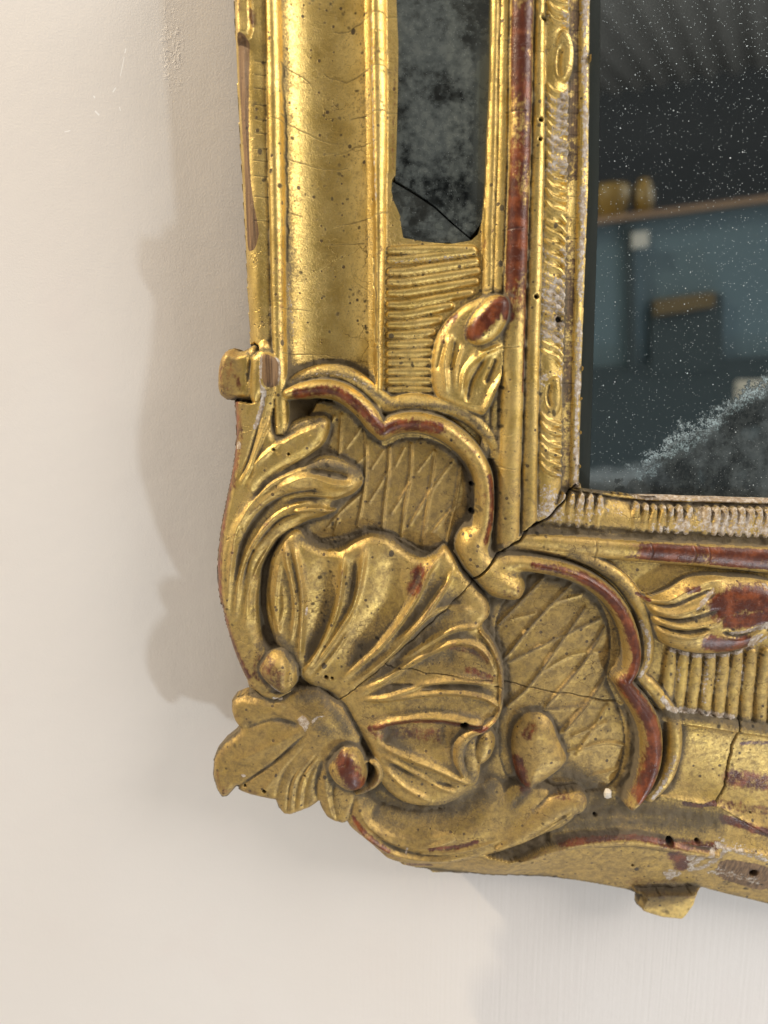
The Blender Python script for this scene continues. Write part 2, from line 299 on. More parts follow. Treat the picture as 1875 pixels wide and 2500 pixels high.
for s, w_, a in [([(240, 960), (330, 840), (450, 760), (560, 700), (640, 640)], 8, -3.4), ([(170, 1350), (200, 1180), (280, 1030), (400, 920), (560, 880), (640, 890)], 7, -2.6), ([(200, 1400), (240, 1240), (320, 1120), (430, 1020), (580, 990)], 6, -2.2), ([(240, 1480), (270, 1300), (350, 1160)], 5, -1.8),
                 ([(350, 690), (460, 590), (590, 535)], 9, -2.2), ([(560, 770), (680, 790), (800, 815)], 13, -3.2), ([(230, 830), (300, 660), (350, 520)], 6, -2.4), ([(330, 330), (300, 480), (240, 700), (190, 820)], 5, -1.6), ([(440, 940), (560, 920), (700, 915)], 6, -1.6)]:
    ridge('C', s, w_, a, [l_ac], h=50)
# volutes
l_kn = lab('scroll_knob', text='dark gilt volute knob with a white chip'); l_kn2 = lab('scroll_knob', text='volute knob rubbed to orange red bole')
tube('E', [(190, 800), (250, 930), (330, 1010), (420, 1050), (500, 1030)], [10, 18, 20, 18, 8], 42, 51, l_ac, h=46)
dome('E', [(330, 840), (390, 790), (470, 790), (530, 850), (545, 940), (525, 1010), (460, 1055), (390, 1020), (330, 960), (305, 900)], 44, 60, 44, l_kn)
ridge('E', [(470, 800), (500, 880), (490, 990)], 7, -2.5, [l_kn])
# corner leaf
l_lf = lab('corner_leaf', text='ragged lobed leaf pointing out of the corner')
leaf = [(520, 1030), (400, 1090), (285, 1055), (230, 1055), (170, 1080), (145, 1115), (145, 1170), (165, 1225), (195, 1265), (160, 1300), (110, 1340), (60, 1400), (38, 1460), (35, 1550), (55, 1630), (85, 1675), (120, 1675), (180, 1612), (185, 1640), (260, 1665), (400, 1690), (420, 1740), (450, 1775), (495, 1778), (550, 1755), (610, 1730), (660, 1695), (665, 1730), (700, 1790), (750, 1820), (800, 1832), (845, 1795), (900, 1600), (900, 1300), (800, 1120), (650, 1020)]
dome('E', leaf, 46.0, 50.0, 18, l_lf, h=49, closed_s=False, force=True)
hub = P('E', [(690, 1180)], 50)[0]; rad2 = np.hypot(UU-hub[0], VV-hub[1])
H += np.where(L == l_lf, 5.5*np.exp(-(rad2/62)**2)-3.0*np.clip((rad2-140)/140, 0, 1)**2, 0)
for s, w_, a in [([(600, 1260), (420, 1430), (260, 1550), (178, 1612)], 4.5, -2.6), ([(560, 1230), (400, 1200), (200, 1262)], 9, -2.2), ([(600, 1330), (470, 1480), (400, 1690)], 7, -1.8), ([(650, 1400), (545, 1560), (515, 1770)], 4, -1.4), ([(620, 1400), (500, 1560), (470, 1770)], 4, -1.6), ([(680, 1430), (640, 1580), (655, 1700)], 7, -2.8), ([(660, 1420), (590, 1570), (570, 1745)], 4, -1.4), ([(760, 1500), (740, 1660), (770, 1820)], 5, -1.6),
                 ([(520, 1200), (360, 1130), (220, 1100)], 8, 1.8), ([(560, 1260), (380, 1350), (160, 1450)], 13, 2.4), ([(590, 1340), (430, 1500), (320, 1640)], 9, 1.8), ([(640, 1390), (530, 1520), (490, 1740)], 4, 1.6), ([(660, 1410), (575, 1540), (540, 1740)], 4, 1.6), ([(700, 1470), (700, 1600), (740, 1780)], 7, 2.0), ([(470, 1130), (390, 1090), (330, 1070)], 6, 1.5)]:
    ridge('E', s, w_, a*.62, [l_lf], h=49)
dome('E', [(545, 1040), (640, 1030), (740, 1090), (800, 1180), (830, 1260), (760, 1310), (690, 1350), (640, 1280), (600, 1200), (560, 1120)], 47, 53, 30, l_lf)
# lower acanthus
l_ac2 = lab('acanthus_leaf', text='dusty acanthus scroll sweeping along the bottom edge')
low = [(860, 1560), (835, 1640), (820, 1770), (840, 1860), (920, 1945), (1020, 2010), (1110, 2040), (1300, 2050), (1450, 2040), (1640, 2000), (1800, 1950), (1960, 1880), (2080, 1830), (2150, 1760), (2100, 1700), (1950, 1690), (1800, 1700), (1700, 1560), (1620, 1560), (1540, 1660), (1400, 1730), (1200, 1745), (1020, 1700), (930, 1630)]
dome('E', low, 43, 49.6, 40, l_ac2, h=47)
for s, w_, a in [([(870, 1680), (960, 1830), (1120, 1920), (1300, 1930), (1500, 1880), (1650, 1800)], 10, 2.6), ([(900, 1780), (1050, 1920), (1250, 1990), (1500, 1960), (1700, 1890)], 9, -1.6), ([(940, 1690), (1040, 1780), (1200, 1815), (1450, 1770), (1600, 1680)], 24, -3.6), ([(1000, 1850), (1200, 1900), (1450, 1860), (1700, 1760)], 6, .9), ([(1060, 1900), (1250, 1950), (1500, 1910)], 5, -.8), ([(860, 1800), (960, 1900), (1130, 1990), (1350, 2020), (1600, 1990)], 7, 2.2)]:
    ridge('E', s, w_, a, [l_ac2])
dome('E', [(750, 1380), (800, 1330), (880, 1340), (930, 1410), (950, 1500), (930, 1580), (870, 1610), (800, 1600), (730, 1540), (705, 1460)], 44, 60.5, 44, l_kn2)
tube('E', [(930, 1440), (985, 1450), (1010, 1500), (990, 1560), (930, 1600), (880, 1620)], [5, 12, 14, 13, 8], 44, 53, l_ac2)
ridge('E', [(940, 1420), (958, 1500), (935, 1590)], 5, -3, [l_kn2, l_ac2])
dome('G', [(60, 760), (250, 690), (400, 560), (520, 540), (640, 590), (700, 650), (600, 740), (450, 840), (300, 890), (120, 880)], 44, 50, 46, l_ac2)
l_fg = lab('leaf_lobe', text='egg shaped lobe rubbed red at its side'); l_fg2 = lab('leaf_lobe', text='finger shaped lobe pointing right')
dome('T', [(385, 1340), (400, 1262), (450, 1200), (520, 1190), (580, 1232), (620, 1325), (655, 1415), (625, 1470), (545, 1530), (470, 1575), (420, 1520), (393, 1430)], 43, 53.0, 66, l_fg)
tube('G', [(330, 850), (430, 790), (530, 720), (620, 660), (720, 625)], [6, 24, 36, 38, 28], 46.5, 53.4, l_fg2)
ridge('G', [(450, 810), (560, 740), (690, 650)], 4, -1.4, [l_fg2]); ridge('G', [(480, 830), (600, 750), (720, 680)], 5, -1.2, [l_fg2])
def melt(k, pts, rad_, soft):    # let neighbouring forms flow into each other
    p = catmull(P(k, pts), 4, True); D, _, _ = dist(UU, VV, p, closed=True); m_ = np.clip(np.where(inside(UU, VV, p), D, -D)/soft+.5, 0, 1)
    H[:] = H+(blur(H, rad_/STEP)-H)*m_
melt('E', [(1440, 1620), (1560, 1560), (1680, 1560), (1760, 1640), (1900, 1700), (1860, 1860), (1640, 1960), (1420, 1960)], 16, 40)
melt('C', [(1420, 1040), (1500, 980), (1560, 1060), (1580, 1200), (1660, 1230), (1740, 1270), (1720, 1380), (1600, 1400), (1460, 1300), (1390, 1180)], 11, 30)
# lip of the base moulding
l_lip = lab('base_lip')
tube('G', [(430, 902), (480, 888), (560, 858), (640, 835), (720, 815), (850, 805), (1000, 800), (1150, 826), (1260, 850), (1400, 870)], [2, 7, 12, 15, 17, 17, 15, 12], 44, 50, l_lip, h=46)
tube('G', [(-40, 850), (100, 850), (220, 825), (330, 790)], [10, 13, 13, 8], 42, 50.5, l_ac2, h=46)
# bud leaves in the friezes
l_bud = lab('bud_leaf', text='small leaf with a dark red bud above the scroll'); l_bud2 = lab('bud_leaf', text='broad leaf with glossy red patches and white chips')
dome('V', [(1025, 645), (1070, 628), (1102, 640), (1112, 672), (1100, 710), (1098, 760), (1085, 830), (1062, 880), (1035, 900), (965, 875), (938, 850), (932, 790), (942, 730), (965, 690), (998, 660)], 43, 50, 26, l_bud)
dome('V', [(1010, 690), (1050, 642), (1085, 635), (1104, 655), (1098, 700), (1070, 735), (1035, 750), (1005, 735)], 45, 56, 30, l_bud)
for s, w_, a in [([(1088, 745), (1040, 765), (1005, 800), (995, 850)], 8, 3.6), ([(1095, 745), (1088, 800), (1062, 850), (1040, 905)], 9, 4.2), ([(975, 720), (960, 780), (965, 850)], 8, 2.4), ([(1000, 740), (985, 790), (985, 840)], 5, 1.6), ([(1050, 770), (1020, 820), (1010, 870)], 7, -2.4), ([(1075, 770), (1050, 830)], 7, -2.5), ([(960, 740), (945, 800)], 5, -1.5), ([(985, 730), (972, 800)], 5, -1.8)]:
    ridge('V', s, w_, a, [l_bud])
dome('F', [(930, 460), (1000, 478), (1100, 435), (1200, 372), (1300, 350), (1450, 352), (1580, 360), (1700, 390), (1780, 450), (1800, 540), (1750, 640), (1660, 715), (1560, 770), (1430, 802), (1280, 805), (1150, 780), (1055, 730), (1012, 650), (985, 550)], 43, 54, 54, l_bud2)
for s, w_, a in [([(940, 480), (1080, 490), (1190, 435), (1300, 385), (1420, 372)], 7, 2.4), ([(985, 540), (1120, 560), (1250, 520), (1330, 480)], 6, 2.0), ([(1010, 600), (1170, 630), (1300, 615), (1380, 590)], 6, 2.0), ([(1030, 660), (1180, 690), (1320, 660)], 6, 1.8),
                 ([(970, 510), (1100, 520), (1240, 465), (1350, 420)], 5, -2.4), ([(1000, 575), (1150, 598), (1290, 565), (1370, 540)], 5, -2.2), ([(1020, 630), (1180, 660), (1320, 640)], 5, -2.2), ([(1360, 440), (1230, 560)], 5, -1.6), ([(1380, 660), (1500, 680), (1620, 620)], 6, -2.6)]:
    ridge('F', s, w_, a, [l_bud2])
# lug at the left edge and at the bottom edge, block end at the top
l_lug = lab('lug', text='rounded double lug on the left edge'); l_lug2 = lab('lug', text='broken off block under the bottom edge')
dome('C', [(300, 100), (190, 122), (150, 108), (110, 120), (80, 165), (66, 240), (65, 320), (80, 370), (115, 392), (170, 392), (320, 380)], 37, 49.5, 26, l_lug, h=40, force=True)
dome('C', [(240, 180), (265, 140), (310, 115), (370, 125), (412, 170), (415, 270), (390, 330), (330, 360), (290, 420), (240, 380)], 44, 53, 24, l_lug, h=48)
ridge('C', [(235, 110), (240, 200), (225, 300)], 5, -1.5, [l_lug])
m = inside(UU, VV, P('G', [(1000, 1045), (1022, 1130), (1060, 1170), (1140, 1200), (1240, 1210), (1300, 1130), (1340, 1030)], 30)) & (H < 33) & (Vw > b9-18); H = np.where(m, 34.0-.085*(Vw-b9), H); L = np.where(m, l_lug2, L)
l_blk = lab('carved_block')
dome('A', [(40, -1000), (60, 150), (68, 256), (110, 250), (160, 258), (178, 200), (172, 0), (160, -1000)], 40, 51, 16, l_blk, h=44, closed_s=False)
# tongues in the carved band
def tongue(k, pts, r, hc, hb=40): 
    l = lab('tongue', k[1]); tube(k[0], pts, r, hb, hc, l, h=44)
kb, kb2 = ('S', 'carved_band'), ('S', 'carved_band.001')
v = -380.0
while v < 1150:
    u3 = np.interp(v, [0, 393, 830, 1230], [1333, 1331, 1320, 1314]); u4 = u3+55
    if not (75 < v < 210 or 895 < v < 1010):
        j = rng.uniform(-3, 3)
        s = -1 if (v < 520 or v > 1000) else 1
        q = [(u3+3, v+18*s*-1+j), (u3+20, v+10*s*-1+3+j), (u3+38, v+1+j), (u4-3, v+16*s+j)] if s > 0 else [(u3+3, v-15+j), (u3+16, v+3+j), (u3+34, v+11+j), (u4-4, v+15+j)]
        tongue(kb, q, [5, 9.5, 10, 6], 47.2-rng.uniform(0, 1.0), 44)
    v += rng.uniform(21, 27)
l = lab('rosette', 'carved_band'); dome('B', [(480, 190), (540, 180), (572, 260), (570, 380), (530, 460), (470, 450), (450, 360)], 43, 47.5, 16, l, h=44)
ridge('B', [(515, 230), (500, 330), (510, 420)], 7, -2.5, [l])
l = lab('rosette', 'carved_band'); dome('D', [(440, 270), (490, 275), (505, 350), (500, 440), (470, 490), (410, 470), (395, 400), (405, 320)], 43, 47.5, 16, l, h=44)
ridge('D', [(455, 300), (440, 380), (455, 450)], 7, -2.8, [l])
u = 1368.0
while u < 2410:
    v1 = np.interp(u, [1412, 1587, 1849, 2000], [1206, 1236, 1243, 1248]); v2 = np.interp(u, [1342, 1587, 1849, 2000], [1278, 1296, 1307, 1314])
    if not (1478 < u < 1530 or 1690 < u < 1715):
        tongue(kb2, [(u+8, v1+2), (u+5, v1+18), (u, v1+36), (u-4, v2-2)], [6, 9.5, 10, 8], 46.6-rng.uniform(0, 1), 43.8)
    u += rng.uniform(19, 25)
# the bare ground of the corner belongs to whatever is carved out of it
for _ in range(40):
    g = L == l_board
    if not g.any(): break
    for a_, b_2 in ((0, 1), (1, 1), (0, -1), (1, -1)):
        r_ = np.roll(L, b_2, a_); ok = (L == l_board) & (r_ != l_board) & ~np.isin(r_, [i for i, nm in enumerate(NAMES) if nm in ('rib', 'tongue')]); L = np.where(ok, r_, L)
# ------------------------------------------------------------------ silhouette
top = -388
outer = np.vstack([P('A', [(43, -930), (55, 0), (62, 150), (70, 255), (80, 264), (79, 450), (84, 700), (92, 900), (103, 1150), (116, 1400), (130, 1640), (138, 1660), (146, 1900), (152, 1960)], 30),
                   P('C', [(247, 92), (225, 118), (190, 122), (150, 108), (110, 120), (80, 165), (66, 240), (65, 320), (80, 370), (115, 392), (165, 396)], 38),
                   P('C', [(170, 450), (175, 560), (165, 680), (150, 780), (125, 900), (100, 1020), (82, 1150), (72, 1260), (75, 1380), (90, 1500)], 40),
                   P('E', [(105, 520), (130, 640), (165, 760), (205, 870), (243, 955), (236, 972), (243, 995), (268, 1032)], 40),
                   P('E', leaf[2:31], 46), P('E', [(870, 1830), (950, 1900)], 39), P('E', [(1040, 1970), (1120, 2010)], 36), P('E', [(1300, 2062), (1318, 2080)], 32),
                   P('G', [(120, 962)], 29), P('G', [(300, 970)], 27), P('G', [(560, 978), (700, 990), (830, 1015), (1020, 1052)], 25), P('G', [(1025, 1070), (1021, 1138), (1052, 1162), (1140, 1190), (1240, 1200), (1262, 1176), (1300, 1112), (1312, 1060), (1335, 1044)], 29), P('G', [(1659, 1112), (2060, 1180), (2755, 1300)], 25)])
outer = np.vstack([outer, [(2425, outer[-1, 1]+1)], [(2425, 1218)]])
ij = np.arange(0, NX); inner_b = np.stack([gx, b0[0]], 1); inner_b = inner_b[(inner_b[:, 0] > 1414) & (inner_b[:, 0] < 2424)][::-1][::12]
inner_l = np.stack([r6[:, 0], gy], 1); inner_l = inner_l[(inner_l[:, 1] < 1188) & (inner_l[:, 1] > top)][::-1][::12]
inner_b = inner_b+np.stack([0*inner_b[:, 0], rng.uniform(-.8, .8, len(inner_b))], 1); inner_l = inner_l+np.stack([rng.uniform(-.4, .4, len(inner_l)), 0*inner_l[:, 0]], 1)
cpt = P('S', [(1413, 1192)], 38)
sil = np.vstack([outer[:-1], [(2425, inner_b[0, 1])], inner_b, cpt, inner_l, [(inner_l[-1, 0], top)], [(outer[0, 0], top)]])
glass = np.vstack([P('A', [(992, -1100), (990, 0), (1001, 250), (999, 500), (992, 800), (985, 1010), (966, 1035), (960, 1100), (975, 1165), (992, 1200), (1012, 1250), (1018, 1310), (1030, 1375), (1150, 1398), (1300, 1412), (1425, 1390), (1466, 1352), (1488, 1270), (1505, 1050), (1513, 800), (1528, 500), (1534, 250), (1538, 0), (1545, -1100)], 43)])
IN = inside(UU, VV, sil) & ~inside(UU, VV, glass)
D1, A1, B1 = dist(UU, VV, sil, closed=True, near=True); D2, A2, B2 = dist(UU, VV, glass, closed=True, near=True)
dE = np.where(D1 < D2, D1, D2); nx_ = np.where(D1 < D2, A1, A2); ny_ = np.where(D1 < D2, B1, B2)
# rounded outer edges of the ornament
Do, _, _ = dist(UU, VV, outer[12:-3])
orn = np.isin(L, [l_ac, l_ac2, l_lf, l_lug, l_kn, l_kn2])
e_ = np.clip(Do/24, 0, 1); H = np.where(orn & IN, H-np.where(L == l_lf, 4.5, 11.)*(1-np.sqrt(1-(1-e_)**2)), H)
# hand-carved unevenness, then soften every arris by a fraction of a millimetre
floor_ = np.interp(UU, [880, 985, 1060, 1110, 1200, 1330], [38, 36, 33, 30, 27.5, 25.5]); lowz = (UU > 880) & (VV > 1950) & (L != l_lf)
ceil_ = floor_+1.5+.6*np.where(IN, Do, 0)
H = np.where(lowz, np.clip(H, floor_, np.maximum(ceil_, floor_)), H)
def spread(H):                   # carry the edge heights a little beyond the silhouette
    known2 = IN.astype(float)
    for _ in range(5):
        num = np.zeros_like(H); den = np.zeros_like(H)
        for a_, b_2 in ((0, 1), (0, -1), (1, 1), (1, -1)):
            num += np.roll(H*known2, b_2, a_); den += np.roll(known2, b_2, a_)
        new = (known2 < .5) & (den > 0); H = np.where(new, num/np.maximum(den, 1e-6), H); known2 = np.where(new, 1.0, known2)
    return H
H = spread(H)
plain = 1-.75*np.isin(L, [l_cove])
H += (.20*vnoise(42)+.05*vnoise(15))*plain+.02*vnoise(6)
H = blur(H, .5)
H = spread(H)
H = np.where(lowz, np.clip(H, floor_-.5, np.maximum(ceil_, floor_)+.5), H)
# ------------------------------------------------------------------ wear
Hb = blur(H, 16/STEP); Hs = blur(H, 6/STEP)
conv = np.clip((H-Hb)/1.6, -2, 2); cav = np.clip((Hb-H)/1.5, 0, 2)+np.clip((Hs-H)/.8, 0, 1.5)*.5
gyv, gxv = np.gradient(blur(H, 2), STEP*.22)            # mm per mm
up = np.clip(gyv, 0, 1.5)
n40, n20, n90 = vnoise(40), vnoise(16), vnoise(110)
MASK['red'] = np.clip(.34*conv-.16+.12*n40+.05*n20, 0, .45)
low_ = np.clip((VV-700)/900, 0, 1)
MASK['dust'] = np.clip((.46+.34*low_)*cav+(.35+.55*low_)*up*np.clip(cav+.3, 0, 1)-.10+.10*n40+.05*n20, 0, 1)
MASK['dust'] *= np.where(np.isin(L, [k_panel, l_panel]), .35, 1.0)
MASK['red'][np.isin(L, [l_cove, l_lat, l_lat2, l_panel])] *= .25
# explicit rubbed areas
MASK['grime_shade'] = np.clip(.22+.62*low_+.16*n90+.30*np.isin(L, [l_lf, l_ac2, k_side, l_lip, l_lat, l_lat2])+.5*np.isin(L, [k_side, l_fg, l_fg2])-.9*np.isin(L, [l_cove, l_fil, l_ibead]), 0, 1)  # k_side: shade of the down-facing side is put into its colour too
vv = np.clip((900-VV)/260, 0, 1)
tb = np.clip(2.2-2.2*np.abs((UU-(.5*(r1+r2)))/(.50*(r2-r1)))**3, 0, 1)
MASK['red'] = np.maximum(MASK['red'], np.where(L == l_red, .95*vv*tb+.25*n40*vv*tb, 0))
brush('red', 'B', [(318, 1100), (312, 1400), (300, 1900), (290, 2190)], 4, .85)
tb = np.clip(2.0-2.0*np.abs((VV-(b3+.45*(b4-b3)))/(.44*(b4-b3)))**3, 0, 1); uu = np.clip((UU-1440)/160, 0, 1)
MASK['red'] = np.maximum(MASK['red'], np.where(L == k_red, (.95+.2*n40)*uu*tb, 0))
for k, s, w_, a in [('C', [(500, 360), (620, 340), (720, 345), (800, 395), (870, 460), (940, 530)], 16, .85), ('C', [(962, 550), (1030, 530), (1130, 525), (1260, 540)], 20, .85), ('C', [(1330, 590), (1420, 670)], 10, .4), ('C', [(1535, 800), (1548, 900), (1540, 1050), (1515, 1150)], 9, .85),
                    ('F', [(340, 290), (480, 310), (600, 350)], 11, .8), ('F', [(600, 350), (720, 420), (800, 500), (860, 600), (900, 720), (915, 800), (895, 880), (860, 945)], 15, 1), ('G', [(950, 30), (1010, 110), (1060, 190), (1090, 280), (1090, 380), (1060, 490), (1030, 570)], 22, 1),
                    ('E', [(1240, 330), (1220, 400), (1200, 440)], 20, .8), ('E', [(960, 1250), (1200, 1200), (1450, 1210), (1620, 1235)], 10, .85), ('E', [(1000, 1270), (1200, 1290), (1350, 1290)], 24, .62), ('E', [(1430, 770), (1560, 790), (1620, 840)], 14, .6), ('E', [(1520, 900), (1650, 950)], 12, .7),
                    ('E', [(810, 1410), (850, 1480), (880, 1540)], 26, .95), ('E', [(370, 850), (420, 900), (430, 950)], 22, .6), ('E', [(300, 930), (330, 960)], 12, .7), ('G', [(430, 420), (450, 500), (470, 560)], 18, .85), ('G', [(500, 240), (470, 290)], 14, .7), ('G', [(600, 590), (680, 590)], 8, .6),
                    ('G', [(640, 830), (850, 800), (1000, 795), (1150, 820)], 9, .9), ('G', [(0, 850), (120, 845), (230, 815)], 7, .85), ('G', [(1220, 900), (1260, 950), (1270, 990)], 22, .9), ('G', [(1150, 830), (1350, 850), (1420, 850)], 12, .8), ('G', [(1270, 655), (1340, 668), (1420, 655)], 7, 1),
                    ('T', [(1500, 1370), (1591, 1360), (2000, 1380)], 7, .75), ('T', [(1400, 1720), (1500, 1745), (1591, 1780), (2000, 1850)], 13, .9), ('T', [(1460, 1540), (1591, 1560), (2000, 1600)], 26, .78), ('T', [(1400, 1650), (1591, 1690), (2000, 1740)], 14, .6),
                    ('A', [(1430, 1800), (1520, 1740), (1590, 1730)], 5, .5), ('V', [(1020, 720), (1050, 690), (1085, 655), (1095, 680)], 22, 1), ('V', [(968, 700), (985, 680)], 10, .7), ('V', [(1088, 720), (1098, 700)], 8, .6), ('A', [(1260, 1900), (1260, 2000)], 8, .6),
                    ('F', [(1380, 520), (1480, 480), (1600, 480), (1760, 520)], 38, 1), ('F', [(1420, 600), (1560, 590), (1700, 560)], 20, 1), ('F', [(1320, 720), (1420, 745), (1520, 720)], 24, 1), ('F', [(1200, 435), (1260, 420)], 9, .9), ('F', [(930, 460), (1000, 495)], 5, .9),
                    ('C', [(180, 480), (190, 600), (170, 720), (150, 850)], 12, .62), ('C', [(115, 950), (90, 1150), (85, 1350)], 8, .6), ('E', [(130, 640), (190, 830), (250, 940)], 8, .6), ('C', [(170, 260), (190, 340)], 9, .6), ('E', [(860, 1780), (960, 1890), (1060, 1960)], 8, .75),
                    ('A', [(1520, 600), (1505, 900), (1500, 1150)], 6, .6), ('A', [(985, 300), (975, 700), (970, 950)], 5, .5), ('A', [(1480, 1450), (1540, 1330)], 8, .55), ('A', [(150, 60), (160, 130)], 10, .7), ('D', [(1040, 1060), (1045, 1080)], 8, .9), ('D', [(1100, 1050), (1110, 1080)], 6, .8), ('D', [(1190, 1060), (1180, 1090)], 12, .8),
                    ('E', [(300, 1640), (230, 1630), (380, 1680)], 5, .5), ('E', [(50, 1600), (80, 1650)], 12, .45)]:
    brush('red', k, s, w_, a)
brush('grime_shade', 'C', [(165, 396), (168, 560), (143, 780), (95, 1020), (70, 1260), (88, 1500), (180, 1780), (235, 1880)], 11, 2.2)
brush('red', 'C', [(165, 396), (165, 450), (168, 560), (158, 680), (143, 780), (118, 900), (95, 1020), (78, 1150), (70, 1260), (75, 1380), (88, 1500), (125, 1640), (180, 1780), (235, 1880)], 11, .74)
brush('red', 'E', [(845, 1740), (880, 1830), (960, 1905), (1050, 1970), (1120, 2005)], 8, .55)
brush('red', 'E', [(330, 870), (360, 950), (410, 1000)], 30, .55); brush('dark', 'E', [(350, 880), (390, 950), (420, 990)], 30, .28); brush('red', 'C', [(110, 200), (100, 300), (130, 370)], 26, .50); brush('red', 'G', [(1060, 1110), (1180, 1140), (1260, 1120)], 30, .5); brush('grime_shade', 'C', [(110, 200), (100, 300)], 40, 1.2); brush('grime_shade', 'G', [(1060, 1110), (1180, 1140), (1260, 1120)], 40, 2)
for s in ([(410, 365), (270, 510), (155, 630)], [(580, 390), (380, 580), (190, 815)], [(635, 540), (500, 720), (340, 950), (205, 1085)], [(745, 650), (620, 850), (420, 1080)], [(790, 880), (640, 1080), (520, 1220)], [(720, 600), (480, 700), (205, 845)], [(620, 1085), (440, 1100), (250, 1120)]):
    brush('dust', 'F', [(x+14, y+16) for x, y in s], 4.5, .62, soft=.9, only=[l_lat2])
for s in ([(860, 520), (872, 700), (860, 880), (825, 1075)], [(998, 650), (990, 800), (970, 950), (960, 1085)], [(1116, 630), (1108, 800), (1080, 970), (1062, 1135)], [(1246, 670), (1220, 850), (1195, 1030), (1178, 1175)], [(1388, 750), (1365, 900), (1330, 1060), (1308, 1165)], [(1345, 715), (1210, 900), (1108, 1065)], [(1355, 960), (1225, 1110)]):
    brush('dust', 'C', [(x-13, y) for x, y in s], 3.0, .5, soft=.9, only=[l_lat])
brush('dust', 'G', [(1180, 195), (1400, 220), (1659, 268), (2000, 330)], 15, .95, soft=.7); brush('dust', 'C', [(1600, 1180), (1560, 1190)], 8, .8)
brush('dark', 'G', [(1060, 1100), (1180, 1140), (1250, 1120)], 40, .58, soft=.4, only=[l_lug2])  # tones the lower lug's face darker
# bare wood
patch('wood', 'C', [(318, 150), (375, 160), (410, 200), (400, 300), (340, 320), (312, 260)], 1, soft=3)
patch('wood', 'A', [(80, 275), (150, 275), (155, 400), (150, 800), (165, 1100), (200, 1300), (208, 1370), (185, 1450), (140, 1450), (128, 1300), (118, 1000), (100, 700)], 1, h=40, soft=4)
patch('wood', 'G', [(1420, 880), (1700, 960), (2700, 1140), (2700, 1240), (1659, 1060), (1420, 990)], .9, h=36, soft=14)
patch('wood', 'T', [(1345, 1860), (1440, 1850), (1591, 1900), (1591, 2050), (1440, 2010), (1350, 1960)], .8, h=38, soft=12); brush('white', 'T', [(1370, 1830), (1400, 1850), (1330, 1960), (1260, 1990)], 8, .8); brush('white', 'T', [(1400, 1840), (1500, 1870), (1591, 1900)], 7, .7); brush('white', 'T', [(1350, 2000), (1450, 2010), (1591, 2060)], 9, .6); patch('white', 'T', [(1228, 1870), (1262, 1866), (1266, 1915), (1235, 1925)], .9, soft=3); patch('white', 'T', [(1150, 1990), (1210, 1990), (1230, 2030), (1180, 2050)], .7, soft=5)
patch('wood', 'H', [(160, 665), (250, 690), (265, 712), (170, 690)], 1, h=38, soft=4)
patch('wood', 'E', [(190, 1620), (400, 1680), (260, 1668)], .8, h=40, soft=4)
# gesso
for k, pts, so in [('E', [(540, 1190), (575, 1165), (610, 1200), (605, 1220), (582, 1265), (568, 1235), (545, 1220)], 2), ('E', [(382, 965), (420, 1000), (445, 1015), (435, 1040), (410, 1025)], 2), ('E', [(620, 1195), (655, 1160), (700, 1158), (660, 1172), (630, 1205)], 2),
                   ('E', [(205, 1530), (222, 1524), (235, 1535), (220, 1545)], 2), ('C', [(175, 615), (192, 612), (200, 650), (170, 655)], 2), ('C', [(300, 170), (318, 150), (312, 300), (335, 340), (320, 440), (290, 530), (262, 545), (285, 460), (305, 380), (298, 280)], 3),
                   ('C', [(378, 155), (410, 190), (405, 300), (395, 305), (398, 200)], 2), ('F', [(1240, 520), (1330, 420), (1340, 440), (1260, 530)], 5), ('F', [(1440, 660), (1560, 630), (1700, 580), (1700, 620), (1560, 660), (1450, 680)], 5), ('F', [(1620, 400), (1659, 440), (1650, 400)], 3),
                   ('F', [(1545, 690), (1620, 670), (1600, 720), (1550, 760)], 3), ('G', [(1280, 940), (1290, 970), (1370, 880), (1420, 830), (1380, 920), (1310, 1000)], 5), ('G', [(1190, 1030), (1250, 1050), (1230, 1100), (1195, 1060)], 3), ('E', [(586, 548), (598, 550), (596, 590), (584, 592)], 2)]:
    patch('white', k, pts, 1, soft=so)
for k, s, w_, a in [('F', [(1130, 785), (1250, 815), (1400, 820), (1560, 785), (1680, 720)], 6, .8), ('F', [(960, 620), (1000, 720), (985, 860), (945, 930)], 6, .7), ('G', [(1150, 120), (1200, 175), (1330, 195), (1500, 220)], 8, .85), ('G', [(1210, 400), (1160, 520), (1100, 610)], 6, .7), ('A', [(845, 0), (855, 700), (872, 1150)], 3, .62), ('A', [(350, 1620), (385, 1950), (390, 2030)], 5, .5),
                    ('C', [(470, 290), (620, 250), (760, 262), (900, 320)], 4, .5), ('A', [(990, 1500), (1200, 1490), (1400, 1470)], 8, .5), ('F', [(1180, 860), (1180, 960)], 6, .55), ('F', [(1340, 860), (1320, 1080)], 7, .6), ('F', [(1410, 860), (1400, 960)], 5, .55), ('F', [(1550, 850), (1540, 960)], 6, .6), ('F', [(1720, 850), (1700, 1000)], 6, .6), ('E', [(1170, 1940), (1165, 1980)], 3, .9), ('E', [(400, 1075), (440, 1085)], 4, .9)]:
    brush('white', k, s, w_, a)
te = np.clip(1-np.abs((UU-(r6-.45*(r6-r5)))/(.5*(r6-r5))), 0, 1); MASK['white'] = np.maximum(MASK['white'], np.where(L == l_edge, .30+.55*te+.1*n20, 0))
MASK['wood'] = np.maximum(MASK['wood'], np.where((L == l_ochre) | ((L == k_edge) & (Vw > b0+.55*(b1-b0))), .50+.05*n40, 0))
te = np.clip((UU-1480)/120, 0, 1); MASK['white'] = np.maximum(MASK['white'], np.where((L == k_edge) & (VV < b0+.5*(b1-b0)), (.25+.6*te)+.1*n20, 0))
isb = np.array([nm == 'tongue' or nm == 'carved_band' for nm in NAMES])[L]
MASK['white'] = np.maximum(MASK['white'], np.where(isb, np.clip(.16*conv+.42+.26*n40+.16*n20, 0, .72), 0))
